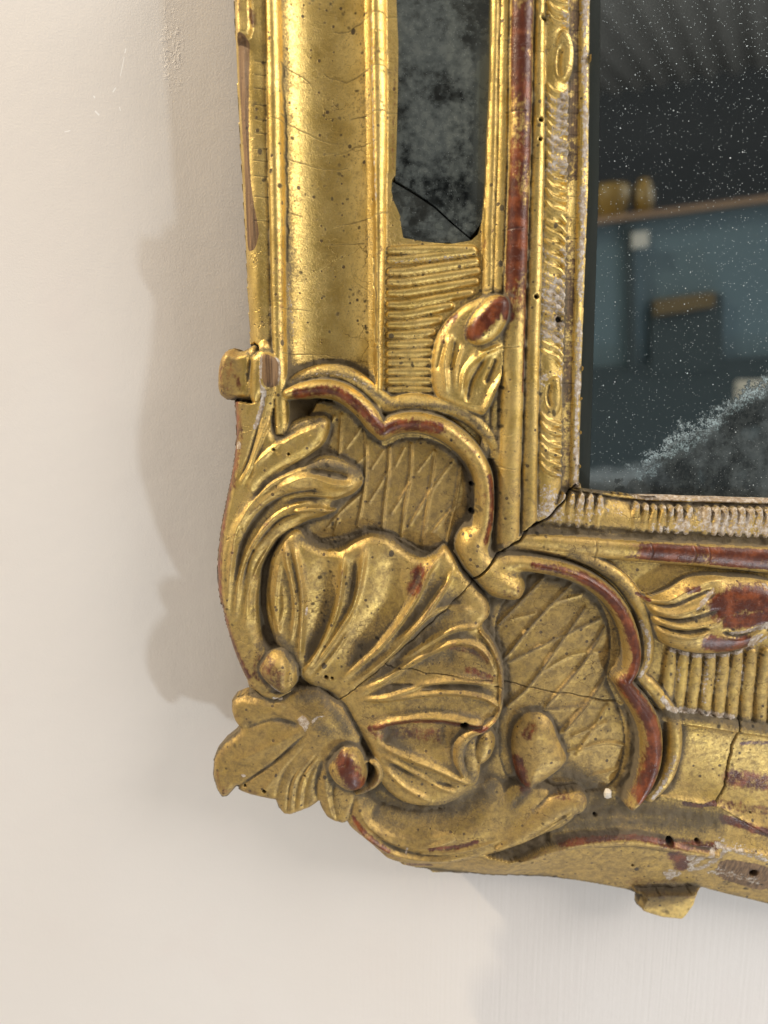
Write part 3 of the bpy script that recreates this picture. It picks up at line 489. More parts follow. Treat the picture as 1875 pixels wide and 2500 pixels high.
MASK['red'] = np.where(isb, MASK['red']*.4, MASK['red'])
brush('white', 'G', [(1440, 830), (1520, 860), (1660, 900)], 14, .5); brush('white', 'G', [(1420, 950), (1480, 1010), (1640, 1060)], 14, .5)
patch('white', 'D', [(1310, 1020), (1480, 1030), (1560, 1120), (1659, 1150), (1450, 1140), (1380, 1060), (1300, 1090)], .7, soft=8)
# dust in quantity
for k, s, w_, a in [('D', [(380, 1120), (520, 1120), (700, 1140), (1000, 1160), (1300, 1180), (1700, 1200), (2000, 1215)], 14, .95), ('F', [(560, 240), (700, 310), (830, 400), (900, 470)], 14, .7), ('G', [(680, 500), (800, 560), (860, 640), (760, 700), (900, 690), (1100, 690), (1300, 720), (1420, 740)], 30, 1.0), ('G', [(700, 760), (1000, 740), (1350, 760)], 26, .9),
                    ('G', [(0, 680), (140, 640), (300, 560)], 34, .9), ('E', [(930, 1640), (1050, 1720), (1250, 1760)], 24, .85), ('E', [(330, 780), (420, 740), (500, 800), (530, 870)], 18, .85), ('E', [(560, 150), (680, 200), (800, 170), (950, 105), (1080, 150), (1200, 225), (1330, 225)], 11, .9), ('C', [(470, 285), (640, 245), (800, 270), (940, 370), (1040, 420), (1230, 420), (1400, 460), (1540, 600)], 10, .8),
                    ('C', [(400, 600), (500, 530), (620, 500)], 14, .75), ('C', [(570, 740), (680, 740), (820, 780)], 20, .9), ('E', [(560, 1060), (680, 1060), (780, 1180), (830, 1260)], 18, .8), ('E', [(640, 1200), (720, 1260)], 20, .7), ('E', [(1500, 1340), (1500, 1450), (1560, 1530)], 16, .8), ('F', [(150, 760), (180, 900), (170, 1050)], 8, .9), ('G', [(1240, 210), (1500, 240), (1700, 275), (2000, 320)], 12, .9),
                    ('C', [(220, 110), (240, 150), (290, 120), (360, 120)], 7, .7), ('C', [(680, 190), (780, 220)], 14, .6), ('V', [(1000, 650), (1060, 622), (1105, 640)], 6, .7), ('C', [(1590, 1190), (1640, 1180)], 10, .8), ('F', [(420, 380), (560, 400), (660, 460), (720, 540)], 10, .8), ('G', [(410, 640), (500, 560), (600, 520), (680, 450)], 12, .85)]:
    brush('dust', k, s, w_*.9, a*.86, soft=.9)
H += np.clip(MASK['dust']-.35, 0, 1)*(.55*vnoise(9)+.35*vnoise(4.5))
MASK['dust'] = np.where(L == k_ledge, np.maximum(MASK['dust'], .72+.12*n40), MASK['dust'])
wr = np.interp(gx, P('S', [(1300, 0), (2000, 0)], 47)[:, 0], [0, 1])[None, :]
# fly specks in loose clusters
clus = vnoise(60); orn2 = IN & ~np.isin(L, [l_band]); cj, ci = np.nonzero(orn2 & (clus > .25)); pick = rng.choice(len(cj), 620, replace=False)
for q in pick:
    cx_, cy_ = gx[ci[q]], gy[cj[q]]; r = rng.choice([1.6, 2.0, 2.6, 3.4, 4.6], p=[.34, .28, .2, .13, .05]); pp = np.array([[cx_, cy_], [cx_+rng.normal()*r*.6, cy_+rng.normal()*r*.6]])
    w = window(pp, r+4); D, _, _ = dist(UU[w], VV[w], pp); M = MASK['dark']; M[w] = np.maximum(M[w], rng.uniform(.55, .9)*np.clip((r-D)/1.6+.5, 0, 1))
# cracks, worm holes
def crack(k, s, w_=2.6, depth=2.2, a=1):
    p = P(k, s, 50); n = max(2, int(np.hypot(*np.diff(p, axis=0).T).sum()/14)); tt = np.linspace(0, 1, n)
    q = np.stack([np.interp(tt, np.linspace(0, 1, len(p)), p[:, i]) for i in (0, 1)], 1); q[1:-1] += rng.uniform(-2.2, 2.2, (n-2, 2))
    w = window(q, 12); D, _, _ = dist(UU[w], VV[w], q); f = np.clip(1.5-D/w_, 0, 1)
    H[w] -= depth*f; M = MASK['dark']; M[w] = np.maximum(M[w], a*f)
crack('D', [(606, 892), (480, 1040), (420, 1085), (330, 1132), (285, 1180), (230, 1222), (150, 1262), (20, 1400)], 2.0, 3.0)
crack('E', [(1640, 305), (1540, 402), (1430, 520), (1290, 650), (1040, 880), (900, 1000), (780, 1092)], 1.3, 1.0, .62)
crack('E', [(1040, 880), (1090, 905), (1200, 912), (1300, 930), (1659, 965)], 1.3, .9, .7); crack('F', [(130, 962), (260, 985), (450, 1022), (640, 1050), (830, 1085)], 1.3, .9, .7)
crack('G', [(1540, 240), (1515, 400), (1495, 520), (1480, 590), (1430, 650)], 1.8, 1.6, .85)
crack('A', [(322, 340), (335, 600), (340, 900), (350, 1200), (346, 1500)], 1.9, 1.2, .8); crack('A', [(858, 1480), (868, 1700), (872, 1980)], 2.0, 1.2, .7)
for s in ([(620, 105), (700, 115), (780, 80), (850, 55), (1000, 60)], [(325, 345), (400, 375), (470, 415)], [(560, 360), (640, 400), (710, 420), (780, 380), (860, 362), (960, 370)], [(270, 680), (400, 700), (520, 750), (640, 780)], [(570, 840), (680, 840), (760, 805), (880, 805)], [(340, 885), (440, 910), (560, 935), (700, 930)],
          [(350, 1205), (430, 1225)], [(620, 1280), (760, 1250), (870, 1235), (940, 1210)], [(330, 2040), (460, 2050), (580, 2050), (660, 2060)], [(490, 2055), (500, 2110)], [(330, 1780), (470, 1785)], [(560, 1390), (650, 1380), (800, 1385)], [(250, 1740), (330, 1745)], [(720, 640), (860, 630), (1000, 625)]):
    crack('A', s, 1.3, .16, .6)
for y in [340, 420, 500, 595, 680, 760, 850, 920, 1010, 1130, 1270]: crack('A', [(165, y), (200, y+6), (248, y+4)], 1.3, .3, .75)
for x in (700, 1010, 1250, 1330, 1720): crack('D', [(x, 1180+(x-600)*.05), (x+6, 1240+(x-600)*.05), (x-4, 1300+(x-600)*.05)], 1.4, .4, .45)
for y in np.arange(-20, 1180, 290): crack('S', [(1240-(y*.02), y), (1290-y*.03, y+rng.uniform(-6, 6))], 1.4, .4, .45)
for y in np.arange(0, 1180, 52): crack('S', [(1392-(y*.021), y), (1432-y*.021, y+rng.uniform(-3, 3))], 1.3, .3, .4)
for k, x, y, r in [('E', 1500, 1215, 10), ('G', 1183, 827, 9), ('G', 1323, 830, 6), ('G', 1625, 1015, 10), ('G', 95, 915, 3.5), ('C', 1450, 850, 6), ('C', 1450, 1000, 7), ('F', 705, 1720, 5), ('E', 700, 960, 5), ('E', 735, 965, 4), ('C', 455, 680, 4), ('C', 375, 655, 4), ('E', 340, 1625, 5), ('E', 228, 1600, 4), ('E', 578, 1528, 3), ('B', 368, 1655, 6), ('B', 395, 660, 6), ('B', 500, 1780, 8), ('B', 412, 85, 7), ('B', 390, 770, 5), ('G', 1605, 710, 3), ('G', 1025, 990, 4)]:
    p = P(k, [(x, y)], 50); w = window(p, r*2+3); D = np.hypot(UU[w]-p[0, 0], VV[w]-p[0, 1]); f = np.clip((r*1.1-D)/2.4, 0, 1)
    H[w] -= min(5, r*.5)*f; M = MASK['dark']; M[w] = np.maximum(M[w], f)
# ------------------------------------------------------------------ materials
def mat(name):
    m = bpy.data.materials.new(name); m.use_nodes = True; nt = m.node_tree
    for n in list(nt.nodes): nt.nodes.remove(n)
    return m, nt
class NB:
    def __init__(s, nt): s.nt = nt
    def n(s, t, **kw):
        x = s.nt.nodes.new(t)
        for k, v in kw.items(): setattr(x, k, v)
        return x
    def put(s, sock, v):
        if isinstance(v, bpy.types.NodeSocket): s.nt.links.new(v, sock)
        else:
            if isinstance(v, tuple) and len(v) == 3 and sock.type == 'RGBA': v = v+(1,)
            sock.default_value = v
    def math(s, op, a, b=0.0, clamp=False):
        x = s.n('ShaderNodeMath', operation=op, use_clamp=clamp); s.put(x.inputs[0], a); s.put(x.inputs[1], b); return x.outputs[0]
    def mix(s, f, a, b):
        x = s.n('ShaderNodeMix', data_type='RGBA'); s.put(x.inputs[0], f); s.put(x.inputs[6], a); s.put(x.inputs[7], b); return x.outputs[2]
    def mixf(s, f, a, b):
        x = s.n('ShaderNodeMix', data_type='FLOAT'); s.put(x.inputs[0], f); s.put(x.inputs[2], a); s.put(x.inputs[3], b); return x.outputs[0]
    def step(s, v, lo, hi):
        x = s.n('ShaderNodeMapRange', interpolation_type='SMOOTHSTEP'); s.put(x.inputs[0], v); x.inputs[1].default_value = lo; x.inputs[2].default_value = hi; return x.outputs[0]
    def co(s, scale=(1, 1, 1)):
        t = s.n('ShaderNodeTexCoord'); m = s.n('ShaderNodeMapping'); m.inputs[3].default_value = scale; s.nt.links.new(t.outputs['Object'], m.inputs[0]); return m.outputs[0]
    def noise(s, co, scale, detail=3, rough=.55, dist=0.0):
        x = s.n('ShaderNodeTexNoise'); s.put(x.inputs['Vector'], co); x.inputs['Scale'].default_value = scale; x.inputs['Detail'].default_value = detail; x.inputs['Roughness'].default_value = rough; x.inputs['Distortion'].default_value = dist; return x.outputs[0]
    def vor(s, co, scale, feature='F1', rnd=1.0):
        x = s.n('ShaderNodeTexVoronoi', feature=feature); s.put(x.inputs['Vector'], co); x.inputs['Scale'].default_value = scale; x.inputs['Randomness'].default_value = rnd; return x
    def attr(s, name): return s.n('ShaderNodeAttribute', attribute_name=name).outputs['Fac']
    def bump(s, h, dist, strength=1.0, normal=None):
        x = s.n('ShaderNodeBump'); s.put(x.inputs['Height'], h); x.inputs['Distance'].default_value = dist; x.inputs['Strength'].default_value = strength
        if normal is not None: s.put(x.inputs['Normal'], normal)
        return x.outputs[0]
    def princ(s, **kw):
        p = s.n('ShaderNodeBsdfPrincipled'); o = s.n('ShaderNodeOutputMaterial'); s.nt.links.new(p.outputs[0], o.inputs[0])
        for k, v in kw.items(): s.put(p.inputs[k.replace('_', ' ')], v)
        return p
def gold_material():
    m, nt = mat('worn_gilding'); b = NB(nt); co = b.co()
    n1 = b.noise(co, 55, 4); n2 = b.noise(co, 420, 5, .65); n3 = b.noise(co, 1500, 3, .6); n4 = b.noise(b.co((1, 1, .35)), 700, 4, .6)
    n5 = b.noise(co, 950, 3, .7)
    base = b.mix(b.step(n1, .30, .62), (0.60, 0.42, 0.12), (0.82, 0.61, 0.215))
    base = b.mix(b.math('MULTIPLY', b.step(n2, .50, .72), .45), base, (0.30, 0.20, 0.07))
    base = b.mix(b.math('MULTIPLY', b.step(n4, .56, .74), .5), base, (0.78, 0.60, 0.28))
    base = b.mix(b.math('MULTIPLY', b.step(n5, .56, .70), .5), base, (0.16, 0.10, 0.04))
    met = b.math('SUBTRACT', .97, b.math('ADD', b.math('MULTIPLY', b.step(n2, .50, .75), .22), b.math('MULTIPLY', b.step(n5, .54, .7), .22)))
    rough = b.math('ADD', .24, b.math('ADD', b.math('MULTIPLY', n2, .20), b.math('MULTIPLY', n5, .14)))
    pat = b.math('MULTIPLY', b.step(b.math('ADD', b.math('MULTIPLY', b.attr('grime_shade'), .55), b.math('ADD', b.math('MULTIPLY', b.math('SUBTRACT', n1, .5), .9), b.math('MULTIPLY', b.math('SUBTRACT', n2, .5), .6))), .0, .62), .80)
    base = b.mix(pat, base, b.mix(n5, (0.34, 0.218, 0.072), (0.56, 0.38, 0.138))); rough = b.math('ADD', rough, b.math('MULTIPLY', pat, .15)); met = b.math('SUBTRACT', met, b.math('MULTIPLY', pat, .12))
    # fine brown specks
    v1 = b.vor(co, 260)
    sepc = b.n('ShaderNodeSeparateColor'); nt.links.new(v1.outputs['Color'], sepc.inputs[0])
    rad_ = b.math('MULTIPLY', b.math('SUBTRACT', sepc.outputs[0], .55), .65)
    spot = b.step(b.math('SUBTRACT', rad_, v1.outputs['Distance']), 0.0, .05)
    v2 = b.vor(co, 800); sep2 = b.n('ShaderNodeSeparateColor'); nt.links.new(v2.outputs['Color'], sep2.inputs[0])
    spot2 = b.step(b.math('SUBTRACT', b.math('MULTIPLY', b.math('SUBTRACT', sep2.outputs[1], .55), .6), v2.outputs['Distance']), 0, .08)
    spots = b.math('MAXIMUM', spot, b.math('MULTIPLY', spot2, b.step(n1, .42, .6)))
    base = b.mix(b.math('MULTIPLY', spots, .85), base, (0.045, 0.026, 0.016)); met = b.math('MULTIPLY', met, b.math('SUBTRACT', 1, b.math('MULTIPLY', spots, .8)))
    # crackle
    wv = b.n('ShaderNodeVectorMath', operation='ADD'); nt.links.new(b.co((.55, 1, 1.3)), wv.inputs[0]); sv = b.n('ShaderNodeVectorMath', operation='SCALE'); nn = b.n('ShaderNodeTexNoise'); nn.inputs['Scale'].default_value = 300; nt.links.new(co, nn.inputs[0]); nt.links.new(nn.outputs[1], sv.inputs[0]); sv.inputs[3].default_value = .004; nt.links.new(sv.outputs[0], wv.inputs[1])
    ce = b.vor(wv.outputs[0], 110, 'DISTANCE_TO_EDGE'); crk = b.math('MULTIPLY', b.math('SUBTRACT', 1, b.step(ce.outputs['Distance'], .004, .022)), b.step(b.noise(co, 38, 2), .50, .62))
    base = b.mix(b.math('MULTIPLY', crk, .6), base, (0.06, 0.035, 0.02))
    # grime in patches and larger fly specks
    gr = b.math('MULTIPLY', b.step(b.math('ADD', b.noise(co, 230, 6, .75, .4), b.math('MULTIPLY', b.attr('grime_shade'), .16)), .50, .86), .72)
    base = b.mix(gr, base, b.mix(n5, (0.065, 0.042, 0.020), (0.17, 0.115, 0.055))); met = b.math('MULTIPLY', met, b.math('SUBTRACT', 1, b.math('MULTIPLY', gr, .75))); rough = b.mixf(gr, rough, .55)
    v3 = b.vor(b.co((1, 1, .8)), 105); sep3 = b.n('ShaderNodeSeparateColor'); nt.links.new(v3.outputs['Color'], sep3.inputs[0])
    d3 = b.math('ADD', v3.outputs['Distance'], b.math('MULTIPLY', b.math('SUBTRACT', n5, .5), .10))
    spot3 = b.step(b.math('SUBTRACT', b.math('MULTIPLY', b.math('SUBTRACT', sep3.outputs[0], .70), .6), d3), -.01, .03)
    base = b.mix(b.math('MULTIPLY', spot3, .85), base, (0.030, 0.022, 0.018)); met = b.math('MULTIPLY', met, b.math('SUBTRACT', 1, b.math('MULTIPLY', spot3, .9))); rough = b.mixf(spot3, rough, .6)
    # bole
    rd = b.step(b.math('ADD', b.attr('red'), b.math('ADD', b.math('MULTIPLY', b.math('SUBTRACT', n2, .5), 1.0), b.math('MULTIPLY', b.math('SUBTRACT', n4, .5), .7))), .34, .86)
    redc = b.mix(b.step(b.noise(co, 130, 4, .6), .42, .68), (0.085, 0.020, 0.009), (0.235, 0.062, 0.020))
    base = b.mix(rd, base, redc); met = b.math('MULTIPLY', met, b.math('SUBTRACT', 1, b.math('MULTIPLY', rd, .93))); rough = b.mixf(rd, rough, b.math('ADD', .20, b.math('MULTIPLY', n2, .22)))
    # wood
    wd = b.step(b.math('ADD', b.attr('wood'), b.math('MULTIPLY', b.math('SUBTRACT', n2, .5), .6)), .42, .55)
    grain = b.step(b.noise(b.co((800, 300, 28)), 1, 5, .65), .36, .66); woodc = b.mix(grain, (0.085, 0.042, 0.016), (0.27, 0.155, 0.066))
    base = b.mix(wd, base, woodc); met = b.math('MULTIPLY', met, b.math('SUBTRACT', 1, wd)); rough = b.mixf(wd, rough, .6)
    # dust
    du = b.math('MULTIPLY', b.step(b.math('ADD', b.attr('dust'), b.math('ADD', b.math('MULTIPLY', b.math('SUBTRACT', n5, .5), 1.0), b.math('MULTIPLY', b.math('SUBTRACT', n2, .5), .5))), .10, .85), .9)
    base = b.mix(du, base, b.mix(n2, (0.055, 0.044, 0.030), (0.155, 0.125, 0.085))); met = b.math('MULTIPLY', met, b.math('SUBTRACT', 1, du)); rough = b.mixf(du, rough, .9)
    # gesso
    wh = b.step(b.math('ADD', b.attr('white'), b.math('ADD', b.math('MULTIPLY', b.math('SUBTRACT', n2, .5), 1.2), b.math('MULTIPLY', b.math('SUBTRACT', n5, .5), 1.0))), .50, .72)
    base = b.mix(wh, base, b.mix(b.step(n2, .42, .68), (0.34, 0.255, 0.175), (0.64, 0.58, 0.50))); met = b.math('MULTIPLY', met, b.math('SUBTRACT', 1, wh)); rough = b.mixf(wh, rough, .7)
    dk = b.attr('dark'); base = b.mix(dk, base, (0.012, 0.009, 0.007)); met = b.math('MULTIPLY', met, b.math('SUBTRACT', 1, dk)); rough = b.mixf(dk, rough, .85)
    hgt = b.math('ADD', b.math('MULTIPLY', n2, .5), b.math('ADD', b.math('MULTIPLY', b.math('ADD', n3, n5), b.mixf(du, .35, .9)), b.math('MULTIPLY', b.math('ADD', crk, spots), -.35)))
    hgt = b.math('ADD', hgt, b.math('ADD', b.math('MULTIPLY', wh, .35), b.math('MULTIPLY', rd, -.12)))
    nb = b.bump(hgt, .00040, .8)
    b.princ(Base_Color=base, Metallic=met, Roughness=rough, Normal=nb)
    return m
GOLD = gold_material()
def wall_material():
    m, nt = mat('painted_plaster'); b = NB(nt); co = b.co()
    n1 = b.noise(co, 3.0, 3); n2 = b.noise(co, 14, 3)
    col = b.mix(b.step(n1, .35, .65), (0.745, 0.705, 0.665), (0.775, 0.745, 0.712)); col = b.mix(b.math('MULTIPLY', b.step(n2, .55, .75), .35), col, (0.755, 0.70, 0.67))
    streak = b.noise(b.co((420, 1, 7)), 1, 4, .6); streak2 = b.noise(b.co((1300, 1, 16)), 1, 2, .6); fine = b.noise(co, 900, 3, .6); soft = b.noise(co, 90, 3)
    h = b.math('ADD', b.math('MULTIPLY', streak, .5), b.math('ADD', b.math('MULTIPLY', streak2, .22), b.math('ADD', b.math('MULTIPLY', fine, .12), b.math('MULTIPLY', soft, .5))))
    tq = b.n('ShaderNodeTexCoord'); sq = b.n('ShaderNodeSeparateXYZ'); nt.links.new(tq.outputs['Object'], sq.inputs[0])
    coat = b.math('ADD', .10, b.math('MULTIPLY', .9, b.step(b.math('ADD', b.math('SUBTRACT', sq.outputs[0], b.math('MULTIPLY', sq.outputs[2], .2)), b.math('MULTIPLY', soft, .03)), .05, .13)))
    h = b.math('ADD', b.math('MULTIPLY', b.math('ADD', b.math('MULTIPLY', streak, .8), b.math('MULTIPLY', b.math('MULTIPLY', streak2, soft), .3)), coat), b.math('ADD', b.math('MULTIPLY', fine, .36), b.math('MULTIPLY', b.noise(co, 45, 4, .6), .8)))
    nb = b.bump(h, .0007, .5)
    # blistered paint near the top
    bx, bz = at(420, 120, 0); t = b.n('ShaderNodeTexCoord'); mp = b.n('ShaderNodeMapping'); mp.inputs[1].default_value = (-float(bx), 0, -float(bz)); mp.inputs[3].default_value = (1, 1, 1); nt.links.new(t.outputs['Object'], mp.inputs[0])
    mp2 = b.n('ShaderNodeMapping'); mp2.inputs[3].default_value = (125, 0, 34); nt.links.new(mp.outputs[0], mp2.inputs[0])
    ln = b.n('ShaderNodeVectorMath', operation='LENGTH'); nt.links.new(mp2.outputs[0], ln.inputs[0])
    bl = b.math('MULTIPLY', b.math('SUBTRACT', 1, b.step(ln.outputs['Value'], .3, 1.0)), b.step(b.noise(co, 260, 4, .6, 1.0), .48, .66))
    nb = b.bump(bl, .0008, .4, nb)
    tq2 = b.n('ShaderNodeTexCoord'); sq2 = b.n('ShaderNodeSeparateXYZ'); nt.links.new(tq2.outputs['Object'], sq2.inputs[0]); chip = 0.0
    for (u1, v1_, u2, v2_, wd_) in [(307, 120, 305, 128, .0006), (303, 140, 294, 185, .00035), (282, 215, 276, 224, .0006), (229, 235, 231, 238, .0006), (233, 272, 241, 280, .0007), (158, 322, 171, 319, .00035), (292, 262, 294, 270, .0004)]:
        (xa, za), (xb, zb) = [tuple(float(q) for q in at(u_, v_, 0)) for u_, v_ in ((u1, v1_), (u2, v2_))]
        ex, ez = xb-xa, zb-za; l2 = ex*ex+ez*ez
        px, pz = b.math('SUBTRACT', sq2.outputs[0], xa), b.math('SUBTRACT', sq2.outputs[2], za)
        tt_ = b.math('DIVIDE', b.math('ADD', b.math('MULTIPLY', px, ex), b.math('MULTIPLY', pz, ez)), l2, True)
        dx_, dz_ = b.math('SUBTRACT', px, b.math('MULTIPLY', tt_, ex)), b.math('SUBTRACT', pz, b.math('MULTIPLY', tt_, ez))
        dd_ = b.math('SQRT', b.math('ADD', b.math('MULTIPLY', dx_, dx_), b.math('MULTIPLY', dz_, dz_)))
        chip = b.math('MAXIMUM', chip, b.math('SUBTRACT', 1, b.step(dd_, wd_*.35, wd_*.9)))
    col = b.mix(chip, col, (.93, .92, .90))
    b.princ(Base_Color=col, Roughness=.62, Normal=nb); return m
def simple(name, c0, c1, scale=20, rough=.6, metal=0.0):
    m, nt = mat(name); b = NB(nt); co = b.co(); n = b.noise(co, scale, 4); b.princ(Base_Color=b.mix(n, c0, c1), Roughness=rough, Metallic=metal, Normal=b.bump(n, .002, .2)); return m
def mirror_material(name, border=False):
    m, nt = mat(name); b = NB(nt); co = b.co()
    n1 = b.noise(co, 40, 5, .6); n2 = b.noise(co, 260, 4, .65); n3 = b.noise(co, 1100, 3, .6)
    tint = (0.50, 0.59, 0.61) if not border else (0.18, 0.21, 0.205)
    def specks(scale, pw, r, cut):
        v = b.vor(co, scale); q = b.n('ShaderNodeSeparateColor'); nt.links.new(v.outputs['Color'], q.inputs[0])
        return b.math('MULTIPLY', b.step(b.math('SUBTRACT', b.math('MULTIPLY', b.math('POWER', q.outputs[0], pw), r), v.outputs['Distance']), .02, .12), b.step(q.outputs[1], cut, cut+.3))
    speck = b.math('MAXIMUM', b.math('MULTIPLY', specks(1050, 1.3, .26, .20), .7), specks(480, 9.0, .24, .2))
    if border: speck = b.math('MULTIPLY', speck, .6)
    if not border:
        # silver loss across the lower right corner, with a crystalline front
        (x0, z0), (x1, z1) = at(1535, 1150, 36), at(1880, 930, 36)
        dx, dz = float(x1-x0), float(z1-z0); l = math.hypot(dx, dz); nxn, nzn = dz/l, -dx/l     # to the lower right
        sepx = b.n('ShaderNodeSeparateXYZ'); t = b.n('ShaderNodeTexCoord'); nt.links.new(t.outputs['Object'], sepx.inputs[0])
        d = b.math('ADD', b.math('MULTIPLY', b.math('SUBTRACT', sepx.outputs[0], float(x0)), nxn), b.math('MULTIPLY', b.math('SUBTRACT', sepx.outputs[2], float(z0)), nzn))
        al = b.math('ADD', b.math('MULTIPLY', b.math('SUBTRACT', sepx.outputs[0], float(x0)), dx/l), b.math('MULTIPLY', b.math('SUBTRACT', sepx.outputs[2], float(z0)), dz/l))
        dw = b.math('ADD', d, b.math('ADD', b.math('MULTIPLY', b.math('SUBTRACT', n2, .5), .022), b.math('MULTIPLY', b.math('SUBTRACT', n1, .5), .026)))
        loss = b.step(dw, .0, .004)
        bandm = b.math('MULTIPLY', b.step(dw, -.006, -.002), b.math('SUBTRACT', 1, b.step(dw, .004, .009)))
        bandm = b.math('MULTIPLY', bandm, b.step(b.math('ADD', al, b.math('MULTIPLY', n1, .01)), .003, .008))
        bandm = b.math('MULTIPLY', bandm, b.math('MULTIPLY', .85, b.step(b.math('ADD', b.math('MULTIPLY', n3, .6), b.noise(co, 420, 5, .8)), .74, .98)))
        bx, bz = at(1413, 1192, 36)
        edge = b.math('SUBTRACT', 1, b.step(b.math('ADD', b.math('SUBTRACT', sepx.outputs[2], float(bz)+.0), b.math('MULTIPLY', b.math('SUBTRACT', n1, .5), .02)), -.002, .016))
        loss = b.math('MAXIMUM', b.math('MULTIPLY', loss, b.mixf(b.step(n1, .40, .62), .86, .97)), b.math('MULTIPLY', edge, .8))
        lossc = b.mix(b.step(b.math('ADD', b.math('MULTIPLY', n2, .5), b.math('MULTIPLY', b.noise(co, 700, 4, .75), .5)), .44, .58), (0.004, 0.006, 0.007), (0.026, 0.031, 0.031)); lossc = b.mix(b.math('MULTIPLY', b.step(b.noise(co, 60, 4), .58, .72), .6), lossc, (0.05, 0.07, 0.078))
    else:
        loss = b.math('MULTIPLY', b.step(b.math('ADD', n1, b.math('MULTIPLY', b.math('SUBTRACT', n2, .5), .5)), .34, .74), .85)
        a2 = b.attr('haze'); loss = b.math('MAXIMUM', loss, b.math('MULTIPLY', a2, .5)); bandm = b.math('MULTIPLY', b.step(b.math('ADD', b.math('MULTIPLY', a2, .8), b.math('ADD', b.math('MULTIPLY', b.math('SUBTRACT', n1, .5), 1.6), b.math('MULTIPLY', b.math('SUBTRACT', n2, .5), .9))), .42, .8), .8)
        lossc = b.mix(b.step(n2, .38, .68), (0.085, 0.095, 0.086), (0.130, 0.142, 0.126))
    col = b.mix(loss, tint, lossc)
    col = b.mix(bandm, col, (0.33, 0.43, 0.45) if not border else (0.105, 0.12, 0.105)); col = b.mix(speck, col, (0.52, 0.57, 0.58))
    sol = b.math('MAXIMUM', b.math('MAXIMUM', loss, bandm), speck)
    met = b.math('SUBTRACT', 1, sol); rough = b.math('ADD', .10 if border else .02, b.math('ADD', b.math('MULTIPLY', sol, .25), b.math('MULTIPLY', speck, .5)))
    nb = b.bump(b.math('MULTIPLY', b.math('ADD', n2, n3), sol), .0004, .2)
    b.princ(Base_Color=col, Metallic=met, Roughness=rough, Normal=nb, Specular_IOR_Level=.3); return m
# ------------------------------------------------------------------ helpers for objects
FX, FZ = at(1300, 2150, 48); ORG = Vector((float(FX), 0.0, float(FZ)))
frame = bpy.data.objects.new('gilt_mirror', None); COL.objects.link(frame); frame.location = ORG; frame.empty_display_size = .05
frame['label'] = 'antique carved gilt wall mirror with worn gold leaf, red bole and foxed glass'; frame['category'] = 'mirror'
def link(me, name, parent=None, m=None, text=''):
    o = bpy.data.objects.new(name, me); COL.objects.link(o)
    if m: me.materials.append(m)
    if parent is not None: o.parent = parent
    if text: o['label'] = text
    return o
def mesh_np(name, V, F, smooth=True, normals=None, loc0=(0, 0, 0)):
    me = bpy.data.meshes.new(name); V = np.asarray(V, float)-np.array(loc0)
    F = np.asarray(F, np.int32); nF = len(F); k = F.shape[1]
    me.vertices.add(len(V)); me.vertices.foreach_set('co', V.ravel())
    me.loops.add(nF*k); me.loops.foreach_set('vertex_index', F.ravel())
    me.polygons.add(nF); me.polygons.foreach_set('loop_start', np.arange(nF, dtype=np.int32)*k); me.polygons.foreach_set('loop_total', np.full(nF, k, np.int32))
    me.update(calc_edges=True); me.validate()
    me.polygons.foreach_set('use_smooth', np.full(len(me.polygons), smooth))
    return me
# ------------------------------------------------------------------ carve the frame into its parts
out = ~IN; PX = np.where(out, nx_, UU); PY = np.where(out, ny_, VV)
WX, WZ = at(PX, PY, HREF); WY = -H/1000
pos = np.stack([WX, WY, WZ], -1)
QX, QZ = at(UU, VV, HREF); qos = np.stack([QX, WY, QZ], -1)
du_ = np.gradient(qos, axis=1); dv_ = np.gradient(qos, axis=0)
NRM = np.cross(dv_, du_); NRM /= np.linalg.norm(NRM, axis=-1, keepdims=True)+1e-12
NRM = np.where(NRM[..., 1:2] > 0, -NRM, NRM)
cin = (IN[:-1, :-1].astype(int)+IN[1:, :-1]+IN[:-1, 1:]+IN[1:, 1:]) >= 1
far = dE > STEP*1.6
bad = (out & far); cin &= ~(bad[:-1, :-1] | bad[1:, :-1] | bad[:-1, 1:] | bad[1:, 1:])
CL = np.where(IN[:-1, :-1], L[:-1, :-1], np.where(IN[1:, 1:], L[1:, 1:], np.where(IN[1:, :-1], L[1:, :-1], L[:-1, 1:])))
CL = np.where(cin, CL, 0)
OBJ = {}
